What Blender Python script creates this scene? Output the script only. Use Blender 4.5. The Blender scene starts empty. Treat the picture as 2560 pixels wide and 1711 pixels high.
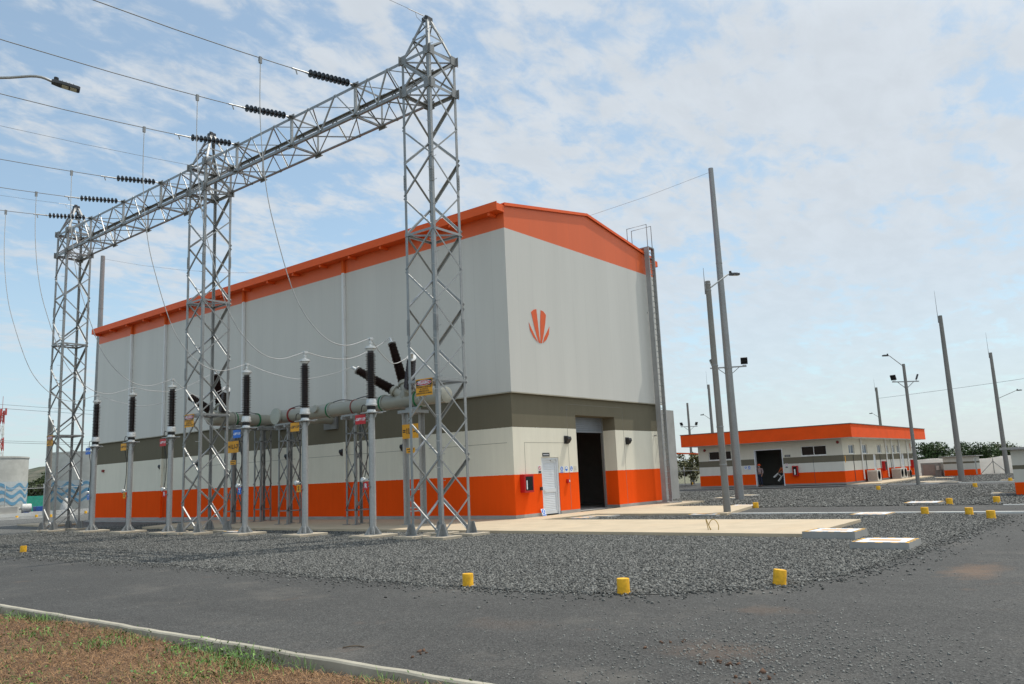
import bpy, math, random
import numpy as np
from mathutils import Vector, Matrix
S = bpy.context.scene
COL = S.collection
R = math.radians
V = Vector
# ------------------------------------------------------------------ camera
CY, CP, CR, CF = 0.9019, 0.1651, -0.0440, 2006.24
fw = V((math.sin(CY)*math.cos(CP), math.cos(CY)*math.cos(CP), math.sin(CP)))
rt = V((math.cos(CY), -math.sin(CY), 0)); up = rt.cross(fw)
r2 = rt*math.cos(CR) + up*math.sin(CR); u2 = -rt*math.sin(CR) + up*math.cos(CR)
cam = bpy.data.objects.new('camera', bpy.data.cameras.new('camera')); COL.objects.link(cam)
M = Matrix((r2, u2, -fw)).transposed().to_4x4(); M.translation = V((-24.8026, -19.781, 1.65))
cam.matrix_world = M
cam.data.sensor_width = 36; cam.data.lens = CF/2560*36
cam.data.clip_start = .1; cam.data.clip_end = 6000
S.camera = cam
# ------------------------------------------------------------------ sun and sky
SUN = V((.45, -.17, 1)).normalized()
EL = math.asin(SUN.z); AZ = math.atan2(SUN.x, SUN.y)
sl = bpy.data.lights.new('sun', 'SUN'); sl.energy = 3.9; sl.angle = R(.45); sl.color = (1, .945, .86)
so = bpy.data.objects.new('sun', sl); COL.objects.link(so)
so.rotation_euler = (-SUN).to_track_quat('-Z', 'Y').to_euler(); so.location = (0, 0, 60)
W = bpy.data.worlds.new('World'); S.world = W; W.use_nodes = True
nt = W.node_tree; N = nt.nodes; L = nt.links; N.clear()
def nd(t, **k):
    n = N.new(t)
    for a, b in k.items(): setattr(n, a, b)
    return n
def wmath(op, a, b=None, c=None, clamp=False):
    n = nd('ShaderNodeMath', operation=op, use_clamp=clamp)
    for i, x in enumerate((a, b, c)):
        if x is None: continue
        if isinstance(x, (int, float)): n.inputs[i].default_value = x
        else: L.new(x, n.inputs[i])
    return n.outputs[0]
sky = nd('ShaderNodeTexSky', sky_type='NISHITA', sun_disc=False, sun_elevation=EL, sun_rotation=AZ,
         altitude=900, air_density=1.0, dust_density=1.6, ozone_density=1.3)
tc = nd('ShaderNodeTexCoord'); sx = nd('ShaderNodeSeparateXYZ'); L.new(tc.outputs['Generated'], sx.inputs[0])
zz = wmath('MAXIMUM', sx.outputs[2], 0.0); zo = wmath('ADD', zz, .16)
cxy = nd('ShaderNodeCombineXYZ'); L.new(wmath('DIVIDE', sx.outputs[0], zo), cxy.inputs[0]); L.new(wmath('DIVIDE', sx.outputs[1], zo), cxy.inputs[1])
def wnoise(scale, det, rough, off, stretch=(1, 1, 1), rot=0, dist=0.0):
    mp = nd('ShaderNodeMapping'); mp.inputs['Location'].default_value = off; mp.inputs['Scale'].default_value = stretch
    mp.inputs['Rotation'].default_value = (0, 0, rot)
    L.new(cxy.outputs[0], mp.inputs[0])
    n = nd('ShaderNodeTexNoise'); n.inputs['Scale'].default_value = scale; n.inputs['Detail'].default_value = det
    n.inputs['Roughness'].default_value = rough; n.inputs['Distortion'].default_value = dist
    L.new(mp.outputs[0], n.inputs['Vector']); return n.outputs[0]
def wramp(x, a, b, smooth=True):
    n = nd('ShaderNodeMapRange', interpolation_type='SMOOTHSTEP' if smooth else 'LINEAR')
    n.inputs['From Min'].default_value = a; n.inputs['From Max'].default_value = b
    L.new(x, n.inputs['Value']); return n.outputs[0]
# thin haze and broken cloud: thickest to the right of the view; unseen cloud behind the viewer added to light the walls
dirn = wmath('ADD', wmath('MULTIPLY', sx.outputs[0], .93), wmath('MULTIPLY', sx.outputs[1], -.37))
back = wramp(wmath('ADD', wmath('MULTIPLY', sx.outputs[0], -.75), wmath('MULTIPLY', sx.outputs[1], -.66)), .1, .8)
veil = wmath('MAXIMUM', wramp(dirn, -.05, .85), back)
big = wnoise(2.6, 8, .55, (3.1, 1.7, 0), (1, 1.2, 1), R(12), .15)
fine = wnoise(11, 7, .6, (7.3, 2.2, 0), (1, 1.5, 1), R(-20), .3)
m1 = wmath('ADD', wmath('MULTIPLY', big, .60), wmath('MULTIPLY', fine, .40))
m2 = wmath('ADD', m1, wmath('ADD', wmath('MULTIPLY', veil, .11), wmath('MULTIPLY_ADD', wramp(dirn, -.75, .1), .07, -.07)))
mask = wmath('MULTIPLY', wramp(m2, .465, .615), wmath('MULTIPLY_ADD', wramp(zz, .02, .34), .42, .44))
hz = wmath('SUBTRACT', 1.0, wramp(zz, -.02, .42))
haze = wmath('MAXIMUM', .26, wmath('MAXIMUM', wmath('MULTIPLY', veil, .52), wmath('MULTIPLY', hz, .72)))
sd = nd('ShaderNodeVectorMath', operation='DOT_PRODUCT'); L.new(tc.outputs['Generated'], sd.inputs[0]); sd.inputs[1].default_value = SUN
glow = wmath('ADD', wmath('MULTIPLY_ADD', wramp(sd.outputs['Value'], .72, 1.0), 1.3, 1.0), wmath('MULTIPLY', back, .75))  # unseen sky near the sun and behind the viewer brightened as wall fill
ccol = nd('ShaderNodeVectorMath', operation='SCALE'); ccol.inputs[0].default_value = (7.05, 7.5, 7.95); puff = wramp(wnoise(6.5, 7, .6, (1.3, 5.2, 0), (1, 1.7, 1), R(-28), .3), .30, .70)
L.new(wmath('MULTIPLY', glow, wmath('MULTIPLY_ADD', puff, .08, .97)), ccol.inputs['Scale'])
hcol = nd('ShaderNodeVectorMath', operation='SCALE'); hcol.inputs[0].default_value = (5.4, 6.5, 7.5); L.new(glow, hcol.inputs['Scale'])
skyg = nd('ShaderNodeMix', data_type='RGBA', blend_type='MULTIPLY'); skyg.inputs['Factor'].default_value = 1
L.new(sky.outputs[0], skyg.inputs['A']); skyg.inputs['B'].default_value = (2.05, 2.12, 1.85, 1)
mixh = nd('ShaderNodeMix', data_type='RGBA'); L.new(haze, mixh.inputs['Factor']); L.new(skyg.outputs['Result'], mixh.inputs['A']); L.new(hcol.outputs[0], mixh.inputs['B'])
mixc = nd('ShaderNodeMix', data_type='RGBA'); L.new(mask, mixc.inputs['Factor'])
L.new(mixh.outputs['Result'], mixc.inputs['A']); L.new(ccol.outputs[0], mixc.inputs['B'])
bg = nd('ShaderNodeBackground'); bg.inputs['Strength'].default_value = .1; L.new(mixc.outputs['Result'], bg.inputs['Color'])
wo = nd('ShaderNodeOutputWorld'); L.new(bg.outputs[0], wo.inputs['Surface'])
S.view_settings.view_transform = 'Standard'; S.view_settings.look = 'None'
S.view_settings.exposure = -0.05; S.view_settings.gamma = 1
S.render.engine = 'CYCLES'
S.cycles.max_bounces = 6; S.cycles.diffuse_bounces = 3
S.cycles.use_denoising = True
rnd = random.Random(7)
# ------------------------------------------------------------------ materials
class Mat:
    def __init__(s, name, col=(.5, .5, .5), rough=.6, metal=0.0, spec=.4):
        s.m = bpy.data.materials.new(name); s.m.use_nodes = True
        s.nt = s.m.node_tree; s.n = s.nt.nodes; s.l = s.nt.links
        s.b = s.n['Principled BSDF']; s.b.inputs['Base Color'].default_value = (*col, 1)
        s.b.inputs['Roughness'].default_value = rough; s.b.inputs['Metallic'].default_value = metal
        s.b.inputs['Specular IOR Level'].default_value = spec; s.col = col; s.c = None; s.h = None
    def node(s, t, **k):
        n = s.n.new(t)
        for a, b in k.items(): setattr(n, a, b)
        return n
    def coord(s, kind='Object', scale=(1, 1, 1), rot=(0, 0, 0)):
        t = s.node('ShaderNodeTexCoord'); mp = s.node('ShaderNodeMapping')
        mp.inputs['Scale'].default_value = scale; mp.inputs['Rotation'].default_value = rot
        s.l.new(t.outputs[kind], mp.inputs[0]); return mp.outputs[0]
    def pos(s, scale=(1, 1, 1)):
        g = s.node('ShaderNodeNewGeometry'); mp = s.node('ShaderNodeMapping'); mp.inputs['Scale'].default_value = scale
        s.l.new(g.outputs['Position'], mp.inputs[0]); return mp.outputs[0]
    def noise(s, vec, scale=5, det=4, rough=.6):
        n = s.node('ShaderNodeTexNoise'); n.inputs['Scale'].default_value = scale; n.inputs['Detail'].default_value = det
        n.inputs['Roughness'].default_value = rough; s.l.new(vec, n.inputs['Vector']); return n.outputs[0]
    def voro(s, vec, scale=10, out='Distance', feature='F1'):
        n = s.node('ShaderNodeTexVoronoi', feature=feature); n.inputs['Scale'].default_value = scale
        s.l.new(vec, n.inputs['Vector']); return n.outputs[out]
    def rng(s, x, a, b, c, d):
        n = s.node('ShaderNodeMapRange')
        for k, v in zip(('From Min', 'From Max', 'To Min', 'To Max'), (a, b, c, d)): n.inputs[k].default_value = v
        s.l.new(x, n.inputs['Value']); return n.outputs[0]
    def math(s, op, a, b):
        n = s.node('ShaderNodeMath', operation=op)
        for i, x in enumerate((a, b)):
            if isinstance(x, (int, float)): n.inputs[i].default_value = x
            else: s.l.new(x, n.inputs[i])
        return n.outputs[0]
    def _in(s, n, k, x):
        if isinstance(x, tuple): n.inputs[k].default_value = (*x, 1) if len(x) == 3 else x
        else: s.l.new(x, n.inputs[k])
    def mix(s, f, a, b, mode='MIX'):
        n = s.node('ShaderNodeMix', data_type='RGBA', blend_type=mode)
        if isinstance(f, (int, float)): n.inputs['Factor'].default_value = f
        else: s.l.new(f, n.inputs['Factor'])
        s._in(n, 'A', a); s._in(n, 'B', b); return n.outputs['Result']
    def color(s, c):
        s.c = c; s.l.new(c, s.b.inputs['Base Color']); return s
    def vary(s, vec=None, scale=3, amt=.12, det=5):
        """multiply the colour by a soft noise around 1"""
        vec = vec or s.pos(); f = s.rng(s.noise(vec, scale, det), .25, .75, 1-amt, 1+amt)
        n = s.node('ShaderNodeVectorMath', operation='SCALE')
        if s.c: s.l.new(s.c, n.inputs[0])
        else: n.inputs[0].default_value = s.col
        s.l.new(f, n.inputs['Scale']); s.color(n.outputs[0]); return s
    def rvar(s, vec=None, scale=6, a=.3, b=.6):
        vec = vec or s.pos(); s.l.new(s.rng(s.noise(vec, scale, 3), .3, .7, a, b), s.b.inputs['Roughness']); return s
    def bump(s, h, strength=.3, dist=.01):
        n = s.node('ShaderNodeBump'); n.inputs['Strength'].default_value = strength; n.inputs['Distance'].default_value = dist
        s.l.new(h, n.inputs['Height'])
        if s.h: s.l.new(s.h, n.inputs['Normal'])
        s.h = n.outputs[0]; s.l.new(s.h, s.b.inputs['Normal']); return s
def simple(name, col, rough=.6, metal=0.0, vs=4, amt=.1):
    m = Mat(name, col, rough, metal); m.vary(scale=vs, amt=amt); return m.m
ORANGE = (.80, .082, .007); OLIVE = (.155, .14, .10); CREAM = (.70, .665, .55); GREY = (.555, .54, .49)
def banded(name, zs, cols, groove=True):
    """paint bands by height above the ground on one rendered wall"""
    m = Mat(name, cols[0], .9, 0, .06)
    g = m.node('ShaderNodeNewGeometry'); sp = m.node('ShaderNodeSeparateXYZ'); m.l.new(g.outputs['Position'], sp.inputs[0])
    z = sp.outputs[2]
    wob = m.rng(m.noise(m.pos(), 9, 2), .3, .7, -.006, .006); z = m.math('ADD', z, wob)
    c = cols[0]
    for zv, cc in zip(zs, cols[1:]): c = m.mix(m.math('GREATER_THAN', z, zv), c, cc)
    m.color(c)
    xy = m.math('ADD', sp.outputs[0], sp.outputs[1])
    cb = m.node('ShaderNodeCombineXYZ'); m.l.new(xy, cb.inputs[0]); m.l.new(sp.outputs[2], cb.inputs[2])
    mp = m.node('ShaderNodeMapping'); mp.inputs['Scale'].default_value = (1, 1, .07); m.l.new(cb.outputs[0], mp.inputs[0])
    st = m.noise(mp.outputs[0], 14, 5, .65)
    m.vary(mp.outputs[0], 3.2, .035); m.vary(m.pos(), .35, .06)
    if groove:
        f = m.rng(st, .3, .7, .975, 1.02); n = m.node('ShaderNodeVectorMath', operation='SCALE'); m.l.new(m.c, n.inputs[0]); m.l.new(f, n.inputs['Scale']); m.color(n.outputs[0])
        m.bump(st, .07, .006)
    return m.m
def cladding():
    m = Mat('sheet_cladding', GREY, .42, 0, .4)
    g = m.node('ShaderNodeNewGeometry'); sp = m.node('ShaderNodeSeparateXYZ'); m.l.new(g.outputs['Position'], sp.inputs[0])
    c = m.mix(m.math('GREATER_THAN', sp.outputs[2], 11.66), GREY, (.68, .12, .028)); m.color(c)
    xy = m.math('ADD', sp.outputs[0], sp.outputs[1])
    fr = m.math('FRACT', m.math('ADD', xy, 100.0), 0.0)
    joint = m.math('LESS_THAN', m.math('ABSOLUTE', m.math('SUBTRACT', fr, .5), 0.0), .006)
    m.color(m.mix(m.math('MULTIPLY', joint, .16), m.c, (.12, .12, .12)))
    fl = m.math('FLOOR', m.math('ADD', xy, 100.5), 0.0)
    wn = m.node('ShaderNodeTexWhiteNoise', noise_dimensions='1D'); m.l.new(fl, wn.inputs['W'])
    f = m.rng(wn.outputs['Value'], 0, 1, .988, 1.008); n = m.node('ShaderNodeVectorMath', operation='SCALE'); m.l.new(m.c, n.inputs[0]); m.l.new(f, n.inputs['Scale']); m.color(n.outputs[0])
    m.vary(m.pos((1, 1, .12)), .8, .05)
    w = m.node('ShaderNodeTexWave', wave_type='BANDS', bands_direction='X'); w.inputs['Scale'].default_value = 3.3
    cb = m.node('ShaderNodeCombineXYZ'); m.l.new(xy, cb.inputs[0]); m.l.new(cb.outputs[0], w.inputs['Vector'])
    m.bump(w.outputs[1], .025, .003); m.bump(m.noise(m.pos((1, 1, .3)), .5, 2), .04, .04)
    return m.m
def galv(name='galvanised_steel', v=.29, metal=.5):
    m = Mat(name, (v*.99, v*1.0, v*.97), .42, metal, .5)
    m.vary(m.pos(), 18, .14, 3); m.vary(m.pos(), 1.1, .10); m.rvar(m.pos(), 9, .34, .55); return m.m
def concrete(name, col, amt=.13, stain=(.55, .42, .27), sf=.35, bumps=.25):
    m = Mat(name, col, .85); m.vary(m.pos(), 1.3, amt, 6); m.vary(m.pos(), 25, .07, 3)
    if sf:
        k = m.rng(m.noise(m.pos((.5, 1.0, 1)), .7, 6, .65), .5, .72, 0, sf); m.color(m.mix(k, m.c, stain))
    m.bump(m.noise(m.pos(), 30, 4), bumps, .006); return m.m
def gravelmat():
    m = Mat('gravel_bed', (.1, .1, .1), .9)
    t = m.voro(m.pos((1, 1, 1)), 17, 'Color'); h = m.voro(m.pos(), 17, 'Distance')
    sp = m.node('ShaderNodeSeparateColor'); m.l.new(t, sp.inputs[0])
    v = m.math('POWER', sp.outputs[0], 1.5)
    m.color(m.mix(v, (.07, .071, .065), (.19, .19, .175)))
    m.vary(m.pos(), .35, .13); m.bump(m.math('SUBTRACT', 1.0, h), 1.0, .05); return m.m
def stonemat():
    m = Mat('crushed_stone', (.12, .12, .12), .85)
    a = m.node('ShaderNodeAttribute', attribute_name='tone'); m.color(m.mix(a.outputs['Fac'], (.052, .053, .049), (.205, .205, .188)))
    m.vary(m.pos(), 60, .2, 2); return m.m
def asphalt():
    m = Mat('asphalt', (.075, .075, .075), .86, 0, .3)
    p = m.pos(); v = m.voro(p, 75, 'Color'); sp = m.node('ShaderNodeSeparateColor'); m.l.new(v, sp.inputs[0])
    m.color(m.mix(m.math('POWER', sp.outputs[1], 2.2), (.036, .0355, .033), (.102, .101, .094)))
    m.vary(m.pos(), .22, .20, 7); m.vary(m.pos((1, .12, 1)), 1.1, .10, 4); m.vary(m.pos(), 7, .10, 4)
    k = m.rng(m.noise(m.pos(), .45, 8, .7), .54, .72, 0, .6); m.color(m.mix(k, m.c, (.128, .118, .102)))
    k2 = m.rng(m.noise(m.pos((.9, .9, 1)), 1.1, 6, .62), .65, .78, 0, .4); m.color(m.mix(k2, m.c, (.17, .105, .07)))
    # a few spilt-soil stains where they lie on the road
    nz = m.rng(m.noise(m.pos(), 2.6, 6, .7), .3, .7, -.45, .45)
    for cx, cy, rx, ry, a in ((-10.4, -17.3, 1.2, .5, .55), (-14.9, -15.75, .4, .5, .22), (-17.0, -13.3, .4, .8, .12), (-17.2, -16.2, .5, .7, .24)):
        g = m.node('ShaderNodeNewGeometry'); mp = m.node('ShaderNodeMapping'); mp.inputs['Location'].default_value = (-cx/rx, -cy/ry, 0); mp.inputs['Scale'].default_value = (1/rx, 1/ry, 0)
        m.l.new(g.outputs['Position'], mp.inputs[0]); ln = m.node('ShaderNodeVectorMath', operation='LENGTH'); m.l.new(mp.outputs[0], ln.inputs[0])
        m.color(m.mix(m.rng(m.math('ADD', ln.outputs['Value'], nz), .25, 1.0, a, 0), m.c, (.16, .098, .06)))
    m.bump(m.voro(m.pos(), 60), .5, .008); m.bump(m.noise(m.pos(), 3, 4), .25, .02); return m.m
def leafmat(name, a, b):
    m = Mat(name, a, .6); t = m.node('ShaderNodeAttribute', attribute_name='tone'); m.color(m.mix(t.outputs['Fac'], a, b))
    m.b.inputs['Transmission Weight'].default_value = 0
    return m.m
MT = {}
MT['wall'] = banded('banded_wall', (.13, 1.69, 3.552), ((.26, .25, .23), ORANGE, CREAM, OLIVE))
MT['wall2'] = banded('low_building_wall', (.13, .95, 1.64, 2.11), ((.28, .27, .25), ORANGE, (.66, .64, .57), (.17, .155, .115), (.66, .63, .53)))
MT['hut'] = banded('hut_wall', (.44, .99, 1.16), (ORANGE, (.56, .54, .47), OLIVE, (.56, .54, .47)), False)
MT['pipe_wall'] = banded('painted_downpipe', (.13, 1.69, 3.552, 4.93, 11.66), ((.26, .25, .23), ORANGE, CREAM, OLIVE, (.66, .67, .66), (.68, .12, .028)), False)
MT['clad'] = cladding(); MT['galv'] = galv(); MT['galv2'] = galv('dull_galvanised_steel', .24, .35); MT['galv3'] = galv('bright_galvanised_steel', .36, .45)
MT['orange'] = simple('orange_paint', (.78, .105, .012), .55, 0, .8, .08)
MT['slab'] = concrete('pale_slab_concrete', (.46, .375, .26), sf=.55); MT['conc'] = concrete('grey_concrete', (.33, .32, .295), .16, (.2, .19, .17), .3)
MT['pad'] = concrete('footing_concrete', (.42, .36, .27), .15, (.3, .26, .2), .4); MT['pole'] = concrete('pole_concrete', (.215, .205, .185), .12, (.12, .115, .1), .35, .15)
MT['kerb'] = concrete('kerb_concrete', (.35, .325, .255), .24, (.25, .23, .18), .55); MT['white_kerb'] = concrete('white_kerb_paint', (.62, .61, .57), .15, (.3, .28, .25), .4)
MT['gravel'] = gravelmat(); MT['stone'] = stonemat(); MT['asphalt'] = asphalt()
MT['soil'] = concrete('dry_soil', (.11, .066, .036), .3, (.09, .09, .04), .6, .8)
MT['field'] = concrete('far_field', (.13, .13, .075), .3, (.18, .15, .09), .6, .5)
MT['porc'] = Mat('brown_porcelain', (.020, .010, .008), .22, 0, .5).vary(scale=5, amt=.2).m
MT['blackdisc'] = Mat('dark_glazed_disc', (.014, .015, .016), .25, 0, .5).vary(scale=5, amt=.2).m
MT['bus'] = Mat('bus_enclosure_paint', (.29, .285, .235), .38, 0, .5).vary(scale=1.5, amt=.06).m
MT['flange'] = Mat('flange_metal', (.36, .37, .32), .35, .3).vary(scale=9, amt=.12).m
MT['green'] = simple('green_ring', (.03, .17, .07), .5); MT['redring'] = simple('red_ring', (.22, .03, .025), .5)
MT['alu'] = galv('cast_aluminium', .58, .5); MT['wire'] = simple('stranded_wire', (.20, .21, .215), .65)
MT['wireshine'] = simple('bright_stranded_wire', (.42, .42, .41), .6)
MT['black'] = simple('black_paint', (.015, .015, .016), .45); MT['dark'] = simple('dark_grey_paint', (.05, .052, .055), .5)
MT['rubber'] = simple('black_rubber', (.02, .02, .02), .6)
MT['yellow'] = simple('yellow_sign', (.72, .33, .012), .45); MT['bol'] = Mat('yellow_post_paint', (.70, .37, .012), .65).vary(scale=14, amt=.34, det=7).m
MT['red'] = simple('red_paint', (.45, .012, .012), .35); MT['redsign'] = simple('red_sign', (.5, .012, .018), .45); MT['blue'] = simple('blue_sign', (.015, .14, .55), .45)
MT['white'] = simple('white_paint', (.75, .75, .73), .5); MT['plate'] = simple('pale_sign', (.68, .70, .72), .45)
MT['door'] = Mat('white_aluminium_door', (.62, .65, .67), .42, .1).vary(scale=3, amt=.05).m
MT['glass'] = Mat('dark_glass', (.008, .009, .010), .22, 0, .25).m; MT['blueglass'] = Mat('tinted_glass', (.16, .21, .27), .12, 0, .5).vary(scale=.8, amt=.4).m
MT['inside'] = simple('interior_wall', (.20, .19, .17), .9); MT['shutter'] = Mat('roller_shutter', (.21, .23, .255), .45, .3).vary(scale=3, amt=.06).m
MT['ac'] = simple('air_conditioner_casing', (.60, .58, .52), .5); nm = Mat('white_shade_net', (.82, .80, .77), .9).vary(scale=1.2, amt=.08)
tb = nm.node('ShaderNodeBsdfTranslucent'); nm.l.new(nm.c, tb.inputs['Color']); ms = nm.node('ShaderNodeMixShader'); ms.inputs[0].default_value = .62
nm.l.new(nm.b.outputs[0], ms.inputs[1]); nm.l.new(tb.outputs[0], ms.inputs[2]); nm.l.new(ms.outputs[0], nm.n['Material Output'].inputs['Surface'])
MT['net'] = nm.m; MT['drum'] = simple('white_drum_plastic', (.55, .54, .5), .6)
MT['greennet'] = simple('green_shade_net', (.04, .37, .28), .8, 0, 3, .25); MT['tank'] = concrete('tank_concrete', (.44, .44, .40), .12, (.25, .25, .22), .35)
MT['bluew'] = simple('blue_mural_paint', (.11, .27, .40), .7); MT['palew'] = simple('pale_mural_paint', (.42, .46, .46), .7)
MT['bark'] = simple('bark', (.10, .075, .05), .9); MT['leafD'] = leafmat('dark_foliage', (.014, .032, .010), (.07, .115, .03))
MT['leafM'] = leafmat('mid_foliage', (.03, .05, .014), (.13, .155, .05)); MT['leafY'] = leafmat('yellowing_foliage', (.035, .05, .014), (.24, .21, .05))
MT['thatch'] = leafmat('dry_clippings', (.085, .042, .017), (.37, .205, .085)); MT['blade'] = leafmat('green_blades', (.025, .07, .010), (.14, .27, .04))
MT['skin'] = Mat('skin', (.33, .17, .11), .5).m; MT['navy'] = simple('navy_cloth', (.015, .02, .045), .8); MT['plaid'] = simple('grey_red_shirt', (.30, .22, .22), .8, 0, 14, .4)
MT['vest'] = simple('orange_vest', (.55, .12, .03), .7); MT['hat'] = Mat('hard_hat', (.78, .10, .02), .3).m; MT['chair'] = Mat('white_plastic', (.7, .7, .67), .35).m
MT['hill'] = concrete('hill_scrub', (.105, .112, .088), .3, (.07, .08, .05), .7, .6)
hm = Mat('hillside_scrub', (.1, .105, .08), .95); hm.color(hm.mix(hm.rng(hm.noise(hm.pos(), .035, 8, .68), .38, .62, 0, 1), (.125, .115, .085), (.035, .05, .028))); hm.vary(hm.pos(), .006, .2)
hm.bump(hm.noise(hm.pos(), .03, 6), 1.0, 14); MT['hill'] = hm.m
MT['mastr'] = simple('red_mast_paint', (.45, .06, .05), .5)
MT['bluebin'] = simple('blue_plastic', (.02, .08, .30), .4); MT['coping'] = simple('brown_coping', (.16, .13, .10), .7)
# ------------------------------------------------------------------ mesh helpers
def perp(d):
    d = d.normalized(); a = V((0, 0, 1)) if abs(d.z) < .9 else V((1, 0, 0))
    u = d.cross(a).normalized(); return u, d.cross(u).normalized()
class MB:
    def __init__(s): s.v = []; s.f = []
    def add(s, vs, fs):
        o = len(s.v); s.v += [V(x) for x in vs]; s.f += [tuple(i+o for i in f) for f in fs]; return s
    def box(s, x0, y0, z0, x1, y1, z1):
        return s.add([(x0, y0, z0), (x1, y0, z0), (x1, y1, z0), (x0, y1, z0), (x0, y0, z1), (x1, y0, z1), (x1, y1, z1), (x0, y1, z1)],
                     [(3, 2, 1, 0), (4, 5, 6, 7), (0, 1, 5, 4), (1, 2, 6, 5), (2, 3, 7, 6), (3, 0, 4, 7)])
    def cbox(s, x, y, z, a, b, c): return s.box(x-a/2, y-b/2, z-c/2, x+a/2, y+b/2, z+c/2)
    def obox(s, c, a, b, d):
        c, a, b, d = V(c), V(a), V(b), V(d)
        if a.cross(b).dot(d) < 0: d = -d
        p = [c+i*a+j*b+k*d for k in (-1, 1) for i, j in ((-1, -1), (1, -1), (1, 1), (-1, 1))]
        return s.add(p, [(3, 2, 1, 0), (4, 5, 6, 7), (0, 1, 5, 4), (1, 2, 6, 5), (2, 3, 7, 6), (3, 0, 4, 7)])
    def bar(s, p, q, w, h=None, u=None):
        p, q = V(p), V(q); d = q-p; h = h or w
        if u is None: a, b = perp(d)
        else: a = V(u); a = (a-d.normalized()*a.dot(d.normalized())).normalized(); b = d.normalized().cross(a)
        return s.obox((p+q)/2, d/2, a*w/2, b*h/2)
    def angle(s, p, q, a, t, n1, n2):
        """an L section from p to q: one leg along n1, the other along n2"""
        p, q = V(p), V(q); d = (q-p).normalized(); n1, n2 = V(n1), V(n2)
        n1 = (n1-d*n1.dot(d)).normalized(); n2 = (n2-d*n2.dot(d)-n1*n2.dot(n1)).normalized()
        c = (p+q)/2; h = (q-p)/2
        s.obox(c+n1*a/2+n2*t/2, h, n1*a/2, n2*t/2)
        s.obox(c+n2*(a+t)/2+n1*t/2, h, n2*(a-t)/2, n1*t/2); return s
    def tube(s, pts, r, n=8, caps=True):
        pts = [V(p) for p in pts]; k = len(pts); rs = r if isinstance(r, (list, tuple)) else [r]*k
        o = len(s.v); pu = None
        for i, p in enumerate(pts):
            d = (pts[min(i+1, k-1)]-pts[max(i-1, 0)]).normalized()
            if pu is None: u, w = perp(d)
            else: u = (pu-d*pu.dot(d)).normalized(); w = d.cross(u)
            pu = u
            for j in range(n):
                a = 2*math.pi*j/n; s.v.append(p+(u*math.cos(a)+w*math.sin(a))*rs[i])
        for i in range(k-1):
            for j in range(n):
                a, b = o+i*n+j, o+i*n+(j+1) % n; s.f.append((a, b, b+n, a+n))
        if caps: s.f.append(tuple(o+j for j in range(n))[::-1]); s.f.append(tuple(o+(k-1)*n+j for j in range(n)))
        return s
    def lathe(s, prof, o=(0, 0, 0), ax=(0, 0, 1), n=16):
        o, ax = V(o), V(ax).normalized(); u, w = perp(ax); b = len(s.v); k = len(prof)
        for r, z in prof:
            for j in range(n):
                a = 2*math.pi*j/n; s.v.append(o+ax*z+(u*math.cos(a)+w*math.sin(a))*r)
        for i in range(k-1):
            for j in range(n):
                p, q = b+i*n+j, b+i*n+(j+1) % n; s.f.append((p, q, q+n, p+n))
        s.f.append(tuple(b+j for j in range(n))[::-1]); s.f.append(tuple(b+(k-1)*n+j for j in range(n))); return s
    def prism(s, pts, o, u, w, n, t):
        """flat outline pts in the plane (u, w) at o, extruded t along n"""
        o, u, w, n = V(o), V(u), V(w), V(n); k = len(pts)
        a = [o+u*x+w*y for x, y in pts]
        fl = u.cross(w).dot(n) < 0
        s2 = len(s.v); s.v += a+[p+n*t for p in a]
        lo = tuple(range(s2, s2+k)); hi = tuple(range(s2+k, s2+2*k))
        s.f += [lo if fl else lo[::-1], hi[::-1] if fl else hi]
        for i in range(k):
            j = (i+1) % k; q = (lo[i], lo[j], hi[j], hi[i]); s.f.append(q[::-1] if fl else q)
        return s
    def sheet(s, pts, z):
        o = len(s.v); s.v += [V((x, y, z)) for x, y in pts]
        s.f.append(tuple(range(o, o+len(pts)))); return s
    def ball(s, c, r, n=10, m=6, sc=(1, 1, 1)):
        c = V(c); pr = []
        b = len(s.v)
        for i in range(m+1):
            t = math.pi*i/m; rr = max(math.sin(t), .02)
            for j in range(n):
                a = 2*math.pi*j/n; s.v.append(c+V((math.cos(a)*rr*sc[0], math.sin(a)*rr*sc[1], -math.cos(t)*sc[2]))*r)
        for i in range(m):
            for j in range(n):
                p, q = b+i*n+j, b+i*n+(j+1) % n; s.f.append((p, q, q+n, p+n))
        return s
    def merge(s, o): return s.add(o.v, o.f)
def wloc(o):
    t = V((0, 0, 0))
    while o: t += o.location; o = o.parent
    return t
def part(name, mb, mat, parent=None, smooth=0, bev=0, label=None):
    off = wloc(parent) if parent else V((0, 0, 0))
    me = bpy.data.meshes.new(name); me.from_pydata([tuple(v-off) for v in mb.v], [], mb.f)
    me.materials.append(MT[mat] if isinstance(mat, str) else mat)
    o = bpy.data.objects.new(name, me); COL.objects.link(o)
    if smooth: me.shade_smooth(); me.set_sharp_from_angle(angle=R(smooth))
    if parent: o.parent = parent
    if bev:
        b = o.modifiers.new('bevel', 'BEVEL'); b.width = bev; b.segments = 2; b.limit_method = 'ANGLE'
    if label: o['label'] = label
    return o
def tag(o, label, cat, group=None, kind=None):
    o['label'] = label; o['category'] = cat
    if group: o['group'] = group
    if kind: o['kind'] = kind
    return o
def thing(name, label, cat, loc=(0, 0, 0), group=None):
    o = bpy.data.objects.new(name, None); COL.objects.link(o); o.location = loc; o.empty_display_size = .2
    return tag(o, label, cat, group)
def solo(name, mb, mat, label, cat, group=None, **k): return tag(part(name, mb, mat, None, **k), label, cat, group)
def struct(name, mb, mat, **k):
    o = part(name, mb, mat, None, **k); o['kind'] = 'structure'; return o
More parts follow.
